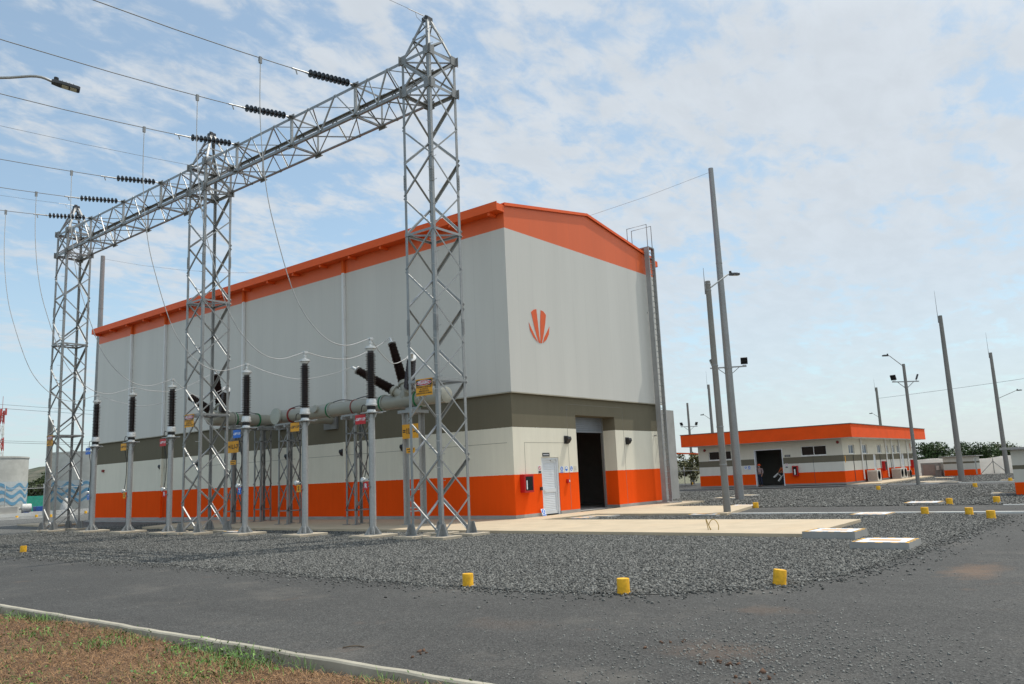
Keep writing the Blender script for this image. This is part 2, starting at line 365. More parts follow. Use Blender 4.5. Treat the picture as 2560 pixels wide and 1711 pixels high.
def clone(src, loc, label, rz=0, group=None):
    def rec(o, p):
        c = o.copy(); COL.objects.link(c)
        if p: c.parent = p
        for ch in KIDS.get(o.name, []): rec(ch, c)
        return c
    c = rec(src, None); c.location = loc; c.rotation_euler = (0, 0, rz); c['label'] = label
    if group: c['group'] = group
    return c
KIDS = {}
def index_kids():
    KIDS.clear()
    for o in COL.objects:
        if o.parent: KIDS.setdefault(o.parent.name, []).append(o)
FONT = {}
def text(mb, txt, size, o, u, w, n, t=.003, bold=0, sx=1.0, align='CENTER'):
    """raised lettering centred at o, reading along u, upright along w, facing n"""
    cu = bpy.data.curves.new('lettering', 'FONT'); cu.body = txt; cu.size = size; cu.align_x = align; cu.align_y = 'CENTER'
    cu.offset = bold; cu.resolution_u = 2
    ob = bpy.data.objects.new('lettering', cu); COL.objects.link(ob)
    dg = bpy.context.evaluated_depsgraph_get(); me = bpy.data.meshes.new_from_object(ob.evaluated_get(dg))
    o, u, w, n = V(o), V(u), V(w), V(n)
    mb.add([o+u*v.co.x*sx+w*v.co.y+n*t for v in me.vertices], [tuple(p.vertices) for p in me.polygons])
    bpy.data.objects.remove(ob); bpy.data.curves.remove(cu); bpy.data.meshes.remove(me); return mb
def ellipse(a, b, n=28): return [(a*math.cos(2*math.pi*i/n), b*math.sin(2*math.pi*i/n)) for i in range(n)]
def big_mesh(name, verts, quads, tone, mat):
    """one mesh from numpy arrays with a tone per vertex"""
    me = bpy.data.meshes.new(name); nv, nq = len(verts), len(quads); k = quads.shape[1]
    me.vertices.add(nv); me.vertices.foreach_set('co', verts.astype(np.float32).ravel())
    me.loops.add(nq*k); me.loops.foreach_set('vertex_index', quads.astype(np.int32).ravel())
    me.polygons.add(nq); me.polygons.foreach_set('loop_start', np.arange(0, nq*k, k, dtype=np.int32))
    me.update(calc_edges=True)
    at = me.attributes.new('tone', 'FLOAT', 'POINT'); at.data.foreach_set('value', tone.astype(np.float32))
    me.materials.append(MT[mat]); o = bpy.data.objects.new(name, me); COL.objects.link(o); return o
def smoothpath(pts, k=6):
    """Catmull-Rom through pts"""
    P = [V(p) for p in pts]; P = [P[0]*2-P[1]]+P+[P[-1]*2-P[-2]]; out = []
    for i in range(1, len(P)-2):
        for j in range(k):
            t = j/k; a, b, c, d = P[i-1:i+3]
            out.append(.5*((2*b)+(c-a)*t+(2*a-5*b+4*c-d)*t*t+(3*b-a-3*c+d)*t**3))
    out.append(P[-2]); return out
X, Y, Z = V((1, 0, 0)), V((0, 1, 0)), V((0, 0, 1))
# ------------------------------------------------------------------ ground, roads and kerbs
def inpoly(x, y, poly):
    r = np.zeros(x.shape, bool); n = len(poly)
    for i in range(n):
        (x1, y1), (x2, y2) = poly[i], poly[(i+1) % n]
        if y1 == y2: continue
        c = ((y1 > y) != (y2 > y)) & (x < (x2-x1)*(y-y1)/(y2-y1)+x1); r ^= c
    return r
struct('ground', MB().box(-400, -400, -1.2, 2600, 2600, -.16), 'field')
struct('road', MB().box(-19.5, -60, -.3, 62, 77, -.108), 'asphalt')
ISL1 = [(-14.65, 57.5), (-14.6, 20), (-14.52, 4), (-14.5, -3), (-14.65, -7), (-14.78, -10), (-14.8, -11.7), (-14.5, -13.4), (-14.0, -14.25), (-13.2, -14.95),
        (-12.4, -15.4), (-11.4, -15.65), (-9.6, -15.78), (-5, -15.88), (-1, -15.95), (2.0, -15.97), (2.95, -15.7), (3.5, -15), (3.62, -14), (3.62, -6.6), (3.62, 1), (8.3, 1), (8.3, 57.5)]
ISL2 = [(8.35, 1), (8.2, -4), (8.3, -6.2), (8.5, -10), (8.6, -16), (8.7, -45), (30.5, -45), (30.8, -12), (31.2, -7.5), (31.0, -3.5), (31.2, 1), (31.0, 9), (31.2, 60), (8.35, 60)]
ISL3 = [(35.2, -45), (35.3, -12), (35.4, -7), (35.8, -3.7), (60, -2), (61.5, -8), (61.5, -45)]
def edge_jitter(poly, s=.06):
    out = []
    for i, (a, b) in enumerate(poly):
        c, d = poly[(i+1) % len(poly)]; n = max(1, int(math.hypot(c-a, d-b)/.35)) if math.hypot(c-a, d-b) < 30 else 20
        for j in range(n): out.append((a+(c-a)*j/n+rnd.uniform(-s, s), b+(d-b)*j/n+rnd.uniform(-s, s)))
    return out
for p in (ISL1, ISL2, ISL3): struct('gravel_ground', MB().sheet(edge_jitter(p), -.098), 'gravel')
SLABS = dict(walk=[(-5.32, -12.95), (-.33, -12.84), (-.33, -1.4), (-.02, -1.4), (-.02, 20.4), (-3.4, 20.0), (-5.15, 18.9), (-5.05, 12), (-5.2, 2)],
             apron=[(-.33, -1.4), (3.15, -1.62), (8.5, -1.72), (13.4, -1.5), (13.4, -.03), (-.02, -.03), (-.02, -1.4)],
             drive=[(3.15, -1.62), (3.0, -7.3), (8.25, -6.15), (8.5, -1.72)],
             strip=[(-4.8, 30.5), (-2.6, 31.2), (-2.7, 36), (-4.0, 37)], wallpad=[(-.9, 20.6), (-.02, 20.6), (-.02, 35.3), (-.6, 35.3)])
for k, p in SLABS.items():
    struct('concrete_slab', MB().prism(p, (0, 0, -.16), X, Y, Z, .16 if k != 'drive' else .154), 'slab' if k != 'wallpad' else 'conc', bev=.008)
KB = MB()
for i in range(401):
    y = -40+i*.325; q = rnd.uniform(-.006, .006); h = rnd.uniform(-.007, .004)
    KB.v += [V((x+q, y, z+(h if z > -.05 else 0))) for x, z in ((-19.68, -.25), (-19.675, -.016), (-19.66, 0), (-19.60, 0), (-19.585, -.014), (-19.58, -.25))]
for i in range(400):
    for k in range(5): a = i*6+k; KB.f.append((a, a+6, a+7, a+1))
struct('kerb', KB, 'kerb', smooth=35)
struct('kerb', MB().box(3.64, -45, -.2, 3.8, -6.95, -.045), 'white_kerb', bev=.01)
struct('kerb', MB().box(8.3, -45, -.2, 8.42, -15.2, -.08), 'white_kerb', bev=.01)
struct('kerb', MB().prism([(35.1, -45), (35.25, -45), (35.4, -12), (35.5, -7), (36.3, -2.4), (36.15, -2.4), (35.35, -7), (35.25, -12)], (0, 0, -.2), X, Y, Z, .15), 'white_kerb')
struct('kerb', MB().box(-14.6, 57.5, -.2, 9, 57.7, -.04), 'white_kerb'); struct('kerb', MB().box(-14.6, 54.2, -.2, 6.3, 54.4, -.07), 'white_kerb')
struct('paved_apron', MB().prism([(36.57, -4.0), (56.5, -3.4), (57.8, -1.65), (36.57, -1.65)], (0, 0, -.16), X, Y, Z, .17), 'slab')
struct('paved_apron', MB().prism([(35.9, -2.6), (36.53, -2.6), (36.53, 11), (35.9, 11)], (0, 0, -.16), X, Y, Z, .12), 'conc')
struct('gravel_ground', MB().sheet([(-19, 57.8), (9, 57.8), (9, 63), (-19, 63)], -.098), 'gravel')
struct('far_lawn', MB().box(-19, 74, -.16, 40, 140, -.1), 'field')
# soil verge with a soft mound
vb = MB(); nx, ny = 26, 60
for i in range(nx):
    for j in range(ny):
        x = -19.70-i*.5; y = -32+j*2.2
        vb.v.append(V((x, y, -.115+.05*math.sin(x*1.7)*math.sin(y*.9)+.035*min(i, 3))))
vb.f = [(i*ny+j, (i+1)*ny+j, (i+1)*ny+j+1, i*ny+j+1)[::-1] for i in range(nx-1) for j in range(ny-1)]
struct('grass_verge', vb, 'soil', smooth=60)
# ------------------------------------------------------------------ loose stones and clippings (uncountable)
rs = np.random.default_rng(5)
CUBE = np.array([(-1, -1, -1), (1, -1, -1), (1, 1, -1), (-1, 1, -1), (-1, -1, 1), (1, -1, 1), (1, 1, 1), (-1, 1, 1)], float)
CQ = np.array([(3, 2, 1, 0), (4, 5, 6, 7), (0, 1, 5, 4), (1, 2, 6, 5), (2, 3, 7, 6), (3, 0, 4, 7)])
def stones(name, xy, s0, s1, z, mat, lo=0, hi=1, pw=1.6, flat=.6):
    n = len(xy); s = rs.uniform(s0, s1, n)[:, None]*rs.uniform(.6, 1.25, (n, 3)); s[:, 2] *= flat
    v = (CUBE[None]+rs.uniform(-.5, .5, (n, 8, 3)))*s[:, None, :]
    q = rs.normal(size=(n, 4)); q[:, 1:3] *= .45; q /= np.linalg.norm(q, axis=1)[:, None]; w, a, b, c = q.T
    m = np.stack([1-2*(b*b+c*c), 2*(a*b-w*c), 2*(a*c+w*b), 2*(a*b+w*c), 1-2*(a*a+c*c), 2*(b*c-w*a), 2*(a*c-w*b), 2*(b*c+w*a), 1-2*(a*a+b*b)], 1).reshape(n, 3, 3)
    v = np.einsum('nij,nkj->nki', m, v); v[:, :, :2] += xy[:, None, :]; v[:, :, 2] += z+(s[:, 2]*.35)[:, None]+rs.uniform(-.3, .5, n)[:, None]*s0
    t = np.repeat(lo+(hi-lo)*rs.random(n)**pw, 8)
    o = big_mesh(name, v.reshape(-1, 3), (CQ[None]+8*np.arange(n)[:, None, None]).reshape(-1, 4), t, mat); o['kind'] = 'stuff'; return o
CAMXY = np.array([-24.8, -19.8])
def scatter(n, box, poly, holes=(), dens=None):
    p = np.stack([rs.uniform(box[0], box[1], n), rs.uniform(box[2], box[3], n)], 1)
    k = inpoly(p[:, 0], p[:, 1], poly)
    for h in holes: k &= ~inpoly(p[:, 0], p[:, 1], h)
    p = p[k]; d = np.linalg.norm(p-CAMXY, axis=1)
    return p[rs.random(len(p)) < dens(d)] if dens else p
holes = list(SLABS.values())
pts = scatter(620000, (-15, 4, -16.2, 24), ISL1, holes, lambda d: np.clip((20/d)**2.2, .05, 1))
stones('gravel', pts, .010, .0215, -.097, 'stone', pw=1.5, flat=.5)
far = np.concatenate([scatter(60000, (8, 31.5, -18, 8), ISL2, (), lambda d: np.clip((34/d)**2, .1, 1)), scatter(9000, (35, 60, -14, -3.5), ISL3)])
stones('gravel', far, .018, .036, -.097, 'stone', pw=1.5, flat=.5)
# gravel spilt over the edge of the beds, and grit on the road
ea = []
for (a, b), (c, d) in zip(ISL1[1:19], ISL1[2:20]):
    n = int(math.hypot(c-a, d-b)*130); t = rs.random(n); off = rs.exponential(.22, n)-.05; nx_, ny_ = (d-b), -(c-a); l = math.hypot(nx_, ny_)
    ea.append(np.stack([a+(c-a)*t-off*abs(nx_)/l*(1 if nx_ < 0 else .6), b+(d-b)*t-off*abs(ny_)/l], 1))
stones('loose_gravel', np.concatenate(ea), .007, .018, -.105, 'stone', pw=1.4)
g1 = np.stack([rs.uniform(-19.4, 8, 5200), rs.uniform(-24, 12, 5200)], 1); k = ~inpoly(g1[:, 0], g1[:, 1], ISL1); g1 = g1[k]
g2 = np.stack([rs.normal(-17.2, 1.1, 2600), rs.normal(-16.6, 1.0, 2600)], 1); g2 = g2[~inpoly(g2[:, 0], g2[:, 1], ISL1) & (g2[:, 0] > -19.4)]
stones('road_grit', np.concatenate([g1[:1500], g2[:2600]]), .004, .011, -.108, 'stone', .35, 1, .7)
MT['clod'] = simple('reddish_clods', (.115, .066, .042), .95, 0, 20, .3)
cl = np.concatenate([np.stack([rs.normal(a, .16, n), rs.normal(b, .12, n)], 1) for a, b, n in ((-18.3, -16.9, 14), (-17.8, -16.4, 10), (-17.0, -15.6, 7), (-18.6, -13.6, 5))])
stones('dirt_clods', cl, .006, .02, -.106, 'clod')
def blades(name, base, h0, h1, lean, wd, mat, up0=.2, lo=0, hi=1):
    n = len(base); az = rs.uniform(0, 2*np.pi, n); h = rs.uniform(h0, h1, n); e = rs.uniform(up0, 1, n)*lean
    d = np.stack([np.cos(az)*np.cos(e), np.sin(az)*np.cos(e), np.sin(e)], 1); s = np.stack([-np.sin(az), np.cos(az), rs.uniform(-.5, .5, n)], 1)*(wd*rs.uniform(.6, 1.3, n))[:, None]
    mid = base+d*(h*.55)[:, None]; d2 = d.copy(); d2[:, 2] -= rs.uniform(.1, .7, n); tip = mid+d2*(h*.45)[:, None]
    v = np.stack([base-s, base+s, mid+s*.8, mid-s*.8, tip+s*.25, tip-s*.25], 1).reshape(-1, 3)
    o6 = 6*np.arange(n)[:, None, None]; q = (np.array([(0, 1, 2, 3), (3, 2, 4, 5)])[None]+o6).reshape(-1, 4)
    o = big_mesh(name, v, q, np.repeat(lo+(hi-lo)*rs.random(n), 6), mat); o['kind'] = 'stuff'; return o
n = 330000; bx = -19.74-rs.random(n)**1.15*5.2; by = rs.uniform(-19.5, 6, n)
cl2 = np.sin(bx*2.1+by*.8)*np.sin(by*1.4-bx)+rs.normal(0, .35, n)
bz = -.115+.05*np.sin(bx*1.7)*np.sin(by*.9)+.035*np.minimum((-19.70-bx)/.5, 3)+rs.uniform(-.005, .045, n)
k = rs.random(n) < np.clip((11/np.hypot(bx+24.8, by+19.8))**1.6, .12, 1); bx, by, bz, cl2 = bx[k], by[k], bz[k], cl2[k]
blades('dry_grass', np.stack([bx, by, bz], 1), .03, .10, .75, .0021, 'thatch', -.3)
gc = [(rs.uniform(-24, -19.9), rs.uniform(-18, 3), rs.uniform(.15, .6)) for _ in range(95)]
gp = np.concatenate([np.stack([rs.normal(a, r*.7, 95), rs.normal(b, r*.7, 95), np.full(95, -.02)], 1) for a, b, r in gc]+
                    [np.stack([rs.normal(-19.80, .06, 34), rs.normal(b, .16, 34), np.full(34, -.09)], 1) for b in rs.uniform(-16, -2, 34)])
gp = gp[gp[:, 0] < -19.70]
blades('green_grass', gp, .05, .15, 1.25, .003, 'blade', .45)
# low broad-leaved weeds: small leaf faces on the ground
wp = np.concatenate([np.stack([rs.normal(a, r*.8, 120), rs.normal(b, r*.8, 120), rs.uniform(-.04, .10, 120)+0*a], 1) for a, b, r in gc[:70]]); wp = wp[wp[:, 0] < -19.78]
def leaf_faces(name, p, s0, s1, mat, tilt=.8, lo=0, hi=1, tone=None):
    n = len(p); nrm = rs.normal(size=(n, 3)); nrm[:, 2] = np.abs(nrm[:, 2])+(1-tilt)*2; nrm /= np.linalg.norm(nrm, axis=1)[:, None]
    a = np.cross(nrm, rs.normal(size=(n, 3))); a /= np.linalg.norm(a, axis=1)[:, None]; b = np.cross(nrm, a); s = rs.uniform(s0, s1, n)[:, None]
    v = np.stack([p-a*s, p+b*s*.6, p+a*s, p-b*s*.6], 1).reshape(-1, 3)
    t = lo+(hi-lo)*rs.random(n) if tone is None else tone
    return big_mesh(name, v, np.arange(4*n).reshape(-1, 4), np.repeat(t, 4), mat)
leaf_faces('weeds', wp, .008, .021, 'blade', .75)['kind'] = 'stuff'
# ------------------------------------------------------------------ the tall switchgear hall
HW, HL = 12.22, 35.37
hall = thing('switchgear_hall', 'tall grey and orange switchgear hall with olive and cream bands and gabled end wall', 'building', (0, 0, 0))
b = MB(); Z3 = 4.93; DP = .82
b.box(0, .3, 0, .3, HL, Z3)
b.box(HW-.3, .3, 0, HW, HL, Z3); b.box(.3, HL-.3, 0, HW-.3, HL, Z3)
b.box(0, 0, 0, 1.80, .3, Z3); b.box(1.80, 0, 2.33, 3.02, .3, Z3); b.box(3.02, 0, 0, 4.45, .3, Z3); b.box(4.45, 0, 4.155, 7.70, .3, Z3); b.box(7.70, 0, 0, HW, .3, Z3)
b.box(4.05, .3, 0, 4.45, DP, Z3); b.box(7.70, .3, 0, 8.1, DP, Z3); b.box(4.45, .3, 4.155, 7.70, DP, Z3)
part('lower_wall', b, 'wall', hall)
b = MB()
b.box(-.012, -.012, -.05, 1.80, -.0, .13); b.box(3.02, -.012, -.05, 4.45, 0, .13); b.box(7.7, -.012, -.05, HW, 0, .13); b.box(-.012, 0, -.05, 0, HL, .13)
part('plinth', b, 'conc', hall)
gp_ = [(-.12, Z3), (HW+.12, Z3), (HW+.12, 12.62), (HW/2, 13.60), (-.12, 12.62)]
b = MB().prism(gp_, (0, -.12, 0), X, Z, Y, .2).prism(gp_, (0, HL-.08, 0), X, Z, Y, .2)
b.box(-.12, .08, Z3, .08, HL-.08, 12.62); b.box(HW-.08, .08, Z3, HW+.12, HL-.08, 12.62)
part('upper_cladding', b, 'clad', hall)
b = MB()
for x0, x1, z0, z1 in ((-.13, HW/2, 12.66, 13.66), (HW+.13, HW/2, 12.66, 13.66)):
    b.prism([(x0, z0), (x1, z1), (x1, z1+.05), (x0, z0+.05)], (0, -.17, 0), X, Z, Y, HL+.34)
part('roof', b, 'orange', hall)
b = MB()
for x0, x1 in ((-.14, HW/2), (HW+.14, HW/2)):
    b.prism([(x0, 12.58), (x1, 13.575), (x1, 13.70), (x0, 12.71)], (0, -.205, 0), X, Z, Y, .032)
part('rake_trim', b, 'orange', hall)
part('drip_trim', MB().box(-.14, -.14, Z3-.035, HW+.14, -.121, Z3+.012).box(-.14, -.121, Z3-.035, -.121, HL+.14, Z3+.012), 'kerb', hall)
for s in (0, 1):
    b = MB(); x0, x1 = ((-.62, -.13), (HW+.13, HW+.62))[s]
    b.prism([(x0, 12.30), (x1, 12.30), (x1, 12.33), (x0+.03, 12.33), (x0+.03, 12.66), (x0, 12.66)], (0, -.17, 0), X, Z, Y, HL+.34)
    b.prism([(x0+.03, 12.33), (x1, 12.33), (x1, 12.6), (x0+.03, 12.6)], (0, -.168, 0), X, Z, Y, .03)
    g = part('gutter', b, 'orange', hall)
    for i in range(17):
        y = .25+i*2.18; part('gutter_bracket', MB().box(x0+.05, y, 12.17, x1, y+.12, 12.298), 'orange', g)
for y in (1.2+8.67, 18.25, 26.55, 30.76):
    b = MB().cbox(-.20, y, 6.2, .13, .14, 12.2)
    for z in (1, 2.6, 4.2, 5.9, 7.6, 9.4, 11): b.cbox(-.195, y, z, .15, .19, .035)
    part('downpipe', b, 'pipe_wall', hall)
b = MB()
for i in range(15): b.box(4.46, DP-.12, 3.56+i*.085, 7.69, DP-.095, 3.56+i*.085+.078)
b.box(4.46, DP-.14, 3.46, 7.69, DP-.08, 3.55)
part('roller_door', b, 'shutter', hall)
for x0 in (4.452, 7.62): part('door_track', MB().box(x0, DP-.16, 0, x0+.078, DP-.06, 4.15), 'galv2', hall)
d = part('personnel_door', MB().box(1.90, .10, .05, 2.92, .14, 2.24), 'door', hall)
b = MB().box(1.802, .03, 0, 1.90, .17, 2.32).box(2.92, .03, 0, 3.018, .17, 2.32).box(1.90, .03, 2.24, 2.92, .17, 2.32)
part('frame', b, 'door', d)
b = MB().box(1.90, .07, .05, 2.0, .10, 2.24).box(2.82, .07, .05, 2.92, .10, 2.24).box(2.0, .07, .05, 2.82, .10, .18).box(2.0, .07, .92, 2.82, .10, 1.07).box(2.0, .07, 2.12, 2.82, .10, 2.24)
for z0, z1 in ((.18, .92), (1.07, 2.12)):
    k = int((z1-z0)/.07)
    for i in range(k): b.prism([(.10, z0+i*.07), (.085, z0+i*.07+.01), (.10, z0+i*.07+.066)], (2.0, 0, 0), Y, Z, X, .82)
part('louvre_panel', b, 'door', d)
part('handle', MB().cbox(1.95, .05, .96, .05, .03, .16).tube([(1.95, .04, .98), (1.95, .0, .98), (2.09, .0, .98)], .012, 6), 'alu', d)
part('door_closer', MB().box(2.5, .02, 2.19, 2.76, .07, 2.25).bar((2.7, .0, 2.26), (2.9, -.03, 2.27), .02), 'alu', d)
b = MB(); EO = (0, -.132, 0)   # painted emblem: four flame-like blades
def outl(pts): b.prism(pts, EO, X, Z, Y, .010)
for q in ([(1.87, 7.09), (1.64, 7.65), (1.43, 8.34), (1.6, 8.46), (1.8, 8.52), (1.83, 8.28), (1.89, 7.68), (1.96, 7.08)], [(1.99, 7.08), (2.03, 7.93), (2.11, 8.51), (2.3, 8.48), (2.47, 8.35), (2.39, 7.97), (2.24, 7.48), (2.09, 7.09)],
          [(1.81, 7.1), (1.51, 7.29), (1.3, 7.56), (1.24, 7.88), (1.39, 7.65), (1.59, 7.39)], [(2.15, 7.1), (2.41, 7.26), (2.61, 7.52), (2.69, 7.87), (2.49, 7.62), (2.28, 7.37)]): outl(q)
part('emblem', b, simple('emblem_orange', (.66, .10, .022), .5), hall)
b = MB()
b.box(3.785, -.004, .13, 3.80, 0.0, 4.62).box(3.785, -.004, 4.605, 8.46, 0, 4.62).box(8.445, -.004, .13, 8.46, 0, 4.605).box(.72, -.004, 1.7, .735, 0, 2.95).box(.735, -.004, 2.94, 3.5, 0, 2.95)
for y in (4.6, 13.2, 22.2): b.box(-.004, y-8.3 if y > 9 else .3, 2.94, 0, y, 2.955)
part('render_joint', b, simple('render_joint_filler', (.20, .185, .15), .9), hall)
part('ridge_vent', MB().lathe([(.03, 0), (.16, .02), (.16, .12), (.24, .16), (.2, .34), (.06, .42)], (4.6, 2.5, 13.42)), 'galv', hall, smooth=40)
b = MB().box(.31, .31, -.01, HW-.31, HL-.31, .012)
part('floor', b, 'conc', hall)
b = MB().box(.305, .9, 0, .33, HL-.31, 12.5).box(HW-.33, .9, 0, HW-.305, HL-.31, 12.5).box(.4, 14, 0, HW-.4, 14.1, 12.4)
part('inner_lining', b, 'inside', hall)
b = MB()
for z in (3.5, 3.75, 3.95): b.tube([(5.0, 8, z), (11.5, 8, z)], .07, 8)
b.tube([(6.5, 9, 3.4), (7.2, 9, 3.4), (7.5, 9, 3.1), (7.5, 9, .4)], .06, 8)
part('inner_pipe', b, 'dark', hall, smooth=40)
# ladder on the right of the gable
MT['laddersteel'] = simple('painted_ladder_steel', (.30, .305, .30), .55, .1, 3, .1)
lad = thing('access_ladder', 'tall galvanised access ladder climbing the right edge of the hall gable', 'ladder', (11.55, -.35, 0))
for x, dp in ((11.38, .25), (11.95, .17)):
    part('side_plate', MB().box(x-.015, -.47, .05, x+.015, -.47+dp, 13.05).box(x-.035, -.482, .05, x+.035, -.47, 13.05), 'laddersteel', lad)
for i in range(44): part('rung', MB().tube([(11.41, -.38, .35+i*.29), (11.92, -.38, .35+i*.29)], .02, 6), 'galv3', lad, smooth=40)
for x in (11.42, 11.90): part('grab_rail', MB().tube([(x, -.42, 13.0), (x, -.42, 14.3), (x, .75, 14.3), (x, .75, 12.9)], .024, 6), 'galv2', lad, smooth=30)
part('top_landing', MB().box(11.37, -.48, 13.051, 11.96, .7, 13.1), 'galv2', lad)
for z in (3.3, 9.6):
    for x in (11.40, 11.93): part('wall_bracket', MB().box(x-.02, -.14 if x < 11.5 else -.23, z, x+.02, -.005 if z < 4.9 else -.122, z+.06), 'galv2', lad)
part('footing', MB().box(11.0, -.8, -.02, 12.3, -.1, .05), 'conc', lad)
# ------------------------------------------------------------------ wall furniture
def wall_lamp(p, n, label):
    """black wedge-shaped bulkhead lamp; n points away from the wall"""
    p, n = V(p), V(n); s = Z.cross(n)
    t = thing('wall_lamp', label, 'lamp', p, 'black wall lamps on the hall')
    part('housing', MB().prism([(0, -.13), (.10, -.13), (.20, .02), (.17, .13), (0, .13)], p-s*.13, n, Z, s, .26), 'black', t)
    part('lens', MB().prism([(.012, -.136), (.10, -.136), (.10, -.131), (.012, -.131)], p-s*.11, n, Z, s, .22), 'glass', t)
    part('back_plate', MB().prism([(0.001, -.17), (.02, -.17), (.02, .17), (0.001, .17)], p-s*.16, n, Z, s, .32), 'dark', t)
wall_lamp((3.65, -.005, 3.07), -Y, 'black wall lamp left of the open roller door, above the white door')
wall_lamp((8.72, -.005, 3.05), -Y, 'black wall lamp right of the open roller door')
for y, w in ((6.08, 'behind the near bay sign'), (10.19, 'beside the nearest downpipe'), (14.43, 'under the blind pipe flange'),
             (22.74, 'seen through the middle lattice tower'), (26.9, 'beside the fourth red phase post')):
    wall_lamp((-.005, y, 3.08), -X, 'black lamp on the long shaded wall ' + w)
solo('alarm_sounder', MB().cbox(-.07, 34.3, 3.12, .12, .16, .16), 'redring', 'small dark red alarm sounder near the far end of the long wall', 'alarm')
def box_thing(name, label, cat, lo, hi, mat, parts=(), group=None):
    lo, hi = V(lo), V(hi); t = thing(name, label, cat, V(((lo.x+hi.x)/2, (lo.y+hi.y)/2, lo.z)), group)
    part('casing', MB().box(*lo, *hi), mat, t, bev=.008)
    for n, a, b, m in parts: part(n, MB().box(*a, *b), m, t)
    return t
t = box_thing('fire_cabinet', 'red fire cabinet on the orange base left of the white door', 'fire cabinet', (.34, -.24, .98), (.92, -.005, 1.68), 'red',
              (('glass_door', (.40, -.246, 1.06), (.86, -.241, 1.60), 'glass'),))
part('label_strip', MB().box(.44, -.25, 1.1, .50, -.247, 1.45), 'plate', t)
box_thing('card_reader', 'small dark card reader on the orange wall beside the white door handle', 'card reader', (1.62, -.08, 1.02), (1.72, -.005, 1.16), 'dark', (('face', (1.635, -.084, 1.04), (1.705, -.081, 1.14), 'black'),))
t = box_thing('call_point', 'small red alarm call point on the orange wall right of the white door', 'alarm', (3.5, -.09, 1.25), (3.66, -.005, 1.41), 'red', (('button', (3.6, -.096, 1.29), (3.65, -.091, 1.38), 'white'),))
def plate_sign(name, label, o, u, n, w, h, mat, extra=(), group=None, cat='sign', t=.006):
    """flat sign: u to the reader's right, n towards the reader; extra = [(part, outline pts, material, lift)]"""
    o, u, n = V(o), V(u).normalized(), V(n).normalized(); wv = n.cross(u)
    root = thing(name, label, cat, o, group)
    part('plate', MB().prism([(-w/2, -h/2), (w/2, -h/2), (w/2, h/2), (-w/2, h/2)], o, u, wv, n, t), mat, root)
    for nm, pts, m, z in extra:
        mb = MB()
        for q in (pts if isinstance(pts[0][0], (list, tuple)) else [pts]): mb.prism(q, o+n*(t+z), u, wv, n, .002)
        part(nm, mb, m, root)
    root['_'] = 0; del root['_']
    return root, (lambda x, z: o+u*x+wv*z+n*(t+.0062)), u, wv, n
rect = lambda x0, z0, x1, z1: [(x0, z0), (x1, z0), (x1, z1), (x0, z1)]
def disc(x, z, r, n=20): return [(x+r*math.cos(2*math.pi*i/n), z+r*math.sin(2*math.pi*i/n)) for i in range(n)]
half = lambda x, z, r: [(x+r*math.cos(math.pi*i/10), z+r*math.sin(math.pi*i/10)) for i in range(11)]
plate_sign('door_name_plate', 'dark grey name plate above the white door', (2.14, -.003, 2.45), X, -Y, .50, .15, 'dark', (('lettering', rect(-.19, -.012, .19, .012), 'plate', .0),))
plate_sign('prohibition_sign', 'small white and red prohibition sign with dark caption left of the white door', (1.66, -.003, 1.86), X, -Y, .2, .31, 'plate',
           (('ring', [disc(0, .05, .085)], 'redsign', 0), ('ring_centre', [disc(0, .05, .06)], 'plate', .002), ('slash', [[(-.06, .10), (-.045, .115), (.06, .0), (.045, -.015)]], 'redsign', .004), ('caption', rect(-.09, -.15, .09, -.06), 'dark', 0)))
def safety(label, o, u, n, pic, cap=True, sz=.24):
    e = [('disc', [disc(0, .03, .095*sz/.24)], 'blue', 0)]; k = sz/.24
    if cap: e.append(('caption', rect(-.11*k, -.125*k, .11*k, -.085*k), 'blue', 0))
    e.append(('pictogram', [[(x*k, z*k) for x, z in q] for q in pic], 'plate', .002))
    return plate_sign('safety_sign', label, o, u, n, sz, sz*1.12, 'plate', e, 'blue safety signs')
PM = [disc(0, .06, .03), rect(-.03, -.03, .03, .03)]; PH = [half(0, .035, .07), rect(-.08, .02, .08, .035)]; PB = [[(-.05, -.03), (.06, -.03), (.06, .0), (0, .0), (0, .09), (-.05, .09)]]
safety('blue and white safety sign with a face symbol nearest the white door', (3.21, -.003, 1.82), X, -Y, PM)
safety('blue and white safety sign with a helmet symbol, between face and boot signs', (3.55, -.003, 1.82), X, -Y, PH, False)
safety('blue and white safety sign with a boot symbol near the roller door', (3.92, -.003, 1.82), X, -Y, PB, False)
plate_sign('paper_notice', 'pale paper notice beside the roller door opening', (4.22, -.003, 1.82), X, -Y, .2, .26, simple('pale_paper', (.58, .55, .45), .8), (('print', [rect(-.07, .02, .07, .03), rect(-.07, -.03, .07, -.02)], 'kerb', 0),))
safety('white and blue safety board leaning against the wall by the white door', (1.62, -.13, .15), X, V((0, -1, .35)), PM, True, .26)
# ------------------------------------------------------------------ low service building
bx, by, BX, BY = 36.55, -1.63, 57.75, 9.80
low = thing('service_building', 'low cream building with olive stripe, orange base and wide orange roof fascia', 'building', ((bx+BX)/2, (by+BY)/2, 0))
b = MB(); T = .25; zt = 3.34
def wallx(x, y0, y1, holes):   # wall along Y with openings (y0, y1, z0, z1)
    c = y0
    for h0, h1, a, z in sorted(holes):
        b.box(x, c, 0, x+T, h0, zt)
        if a > 0: b.box(x, h0, 0, x+T, h1, a)
        b.box(x, h0, z, x+T, h1, zt); c = h1
    b.box(x, c, 0, x+T, y1, zt)
def wally(y, x0, x1, holes):
    c = x0
    for h0, h1, a, z in sorted(holes):
        b.box(c, y, 0, h0, y+T, zt)
        if a > 0: b.box(h0, y, 0, h1, y+T, a)
        b.box(h0, y, z, h1, y+T, zt); c = h1
    b.box(c, y, 0, x1, y+T, zt)
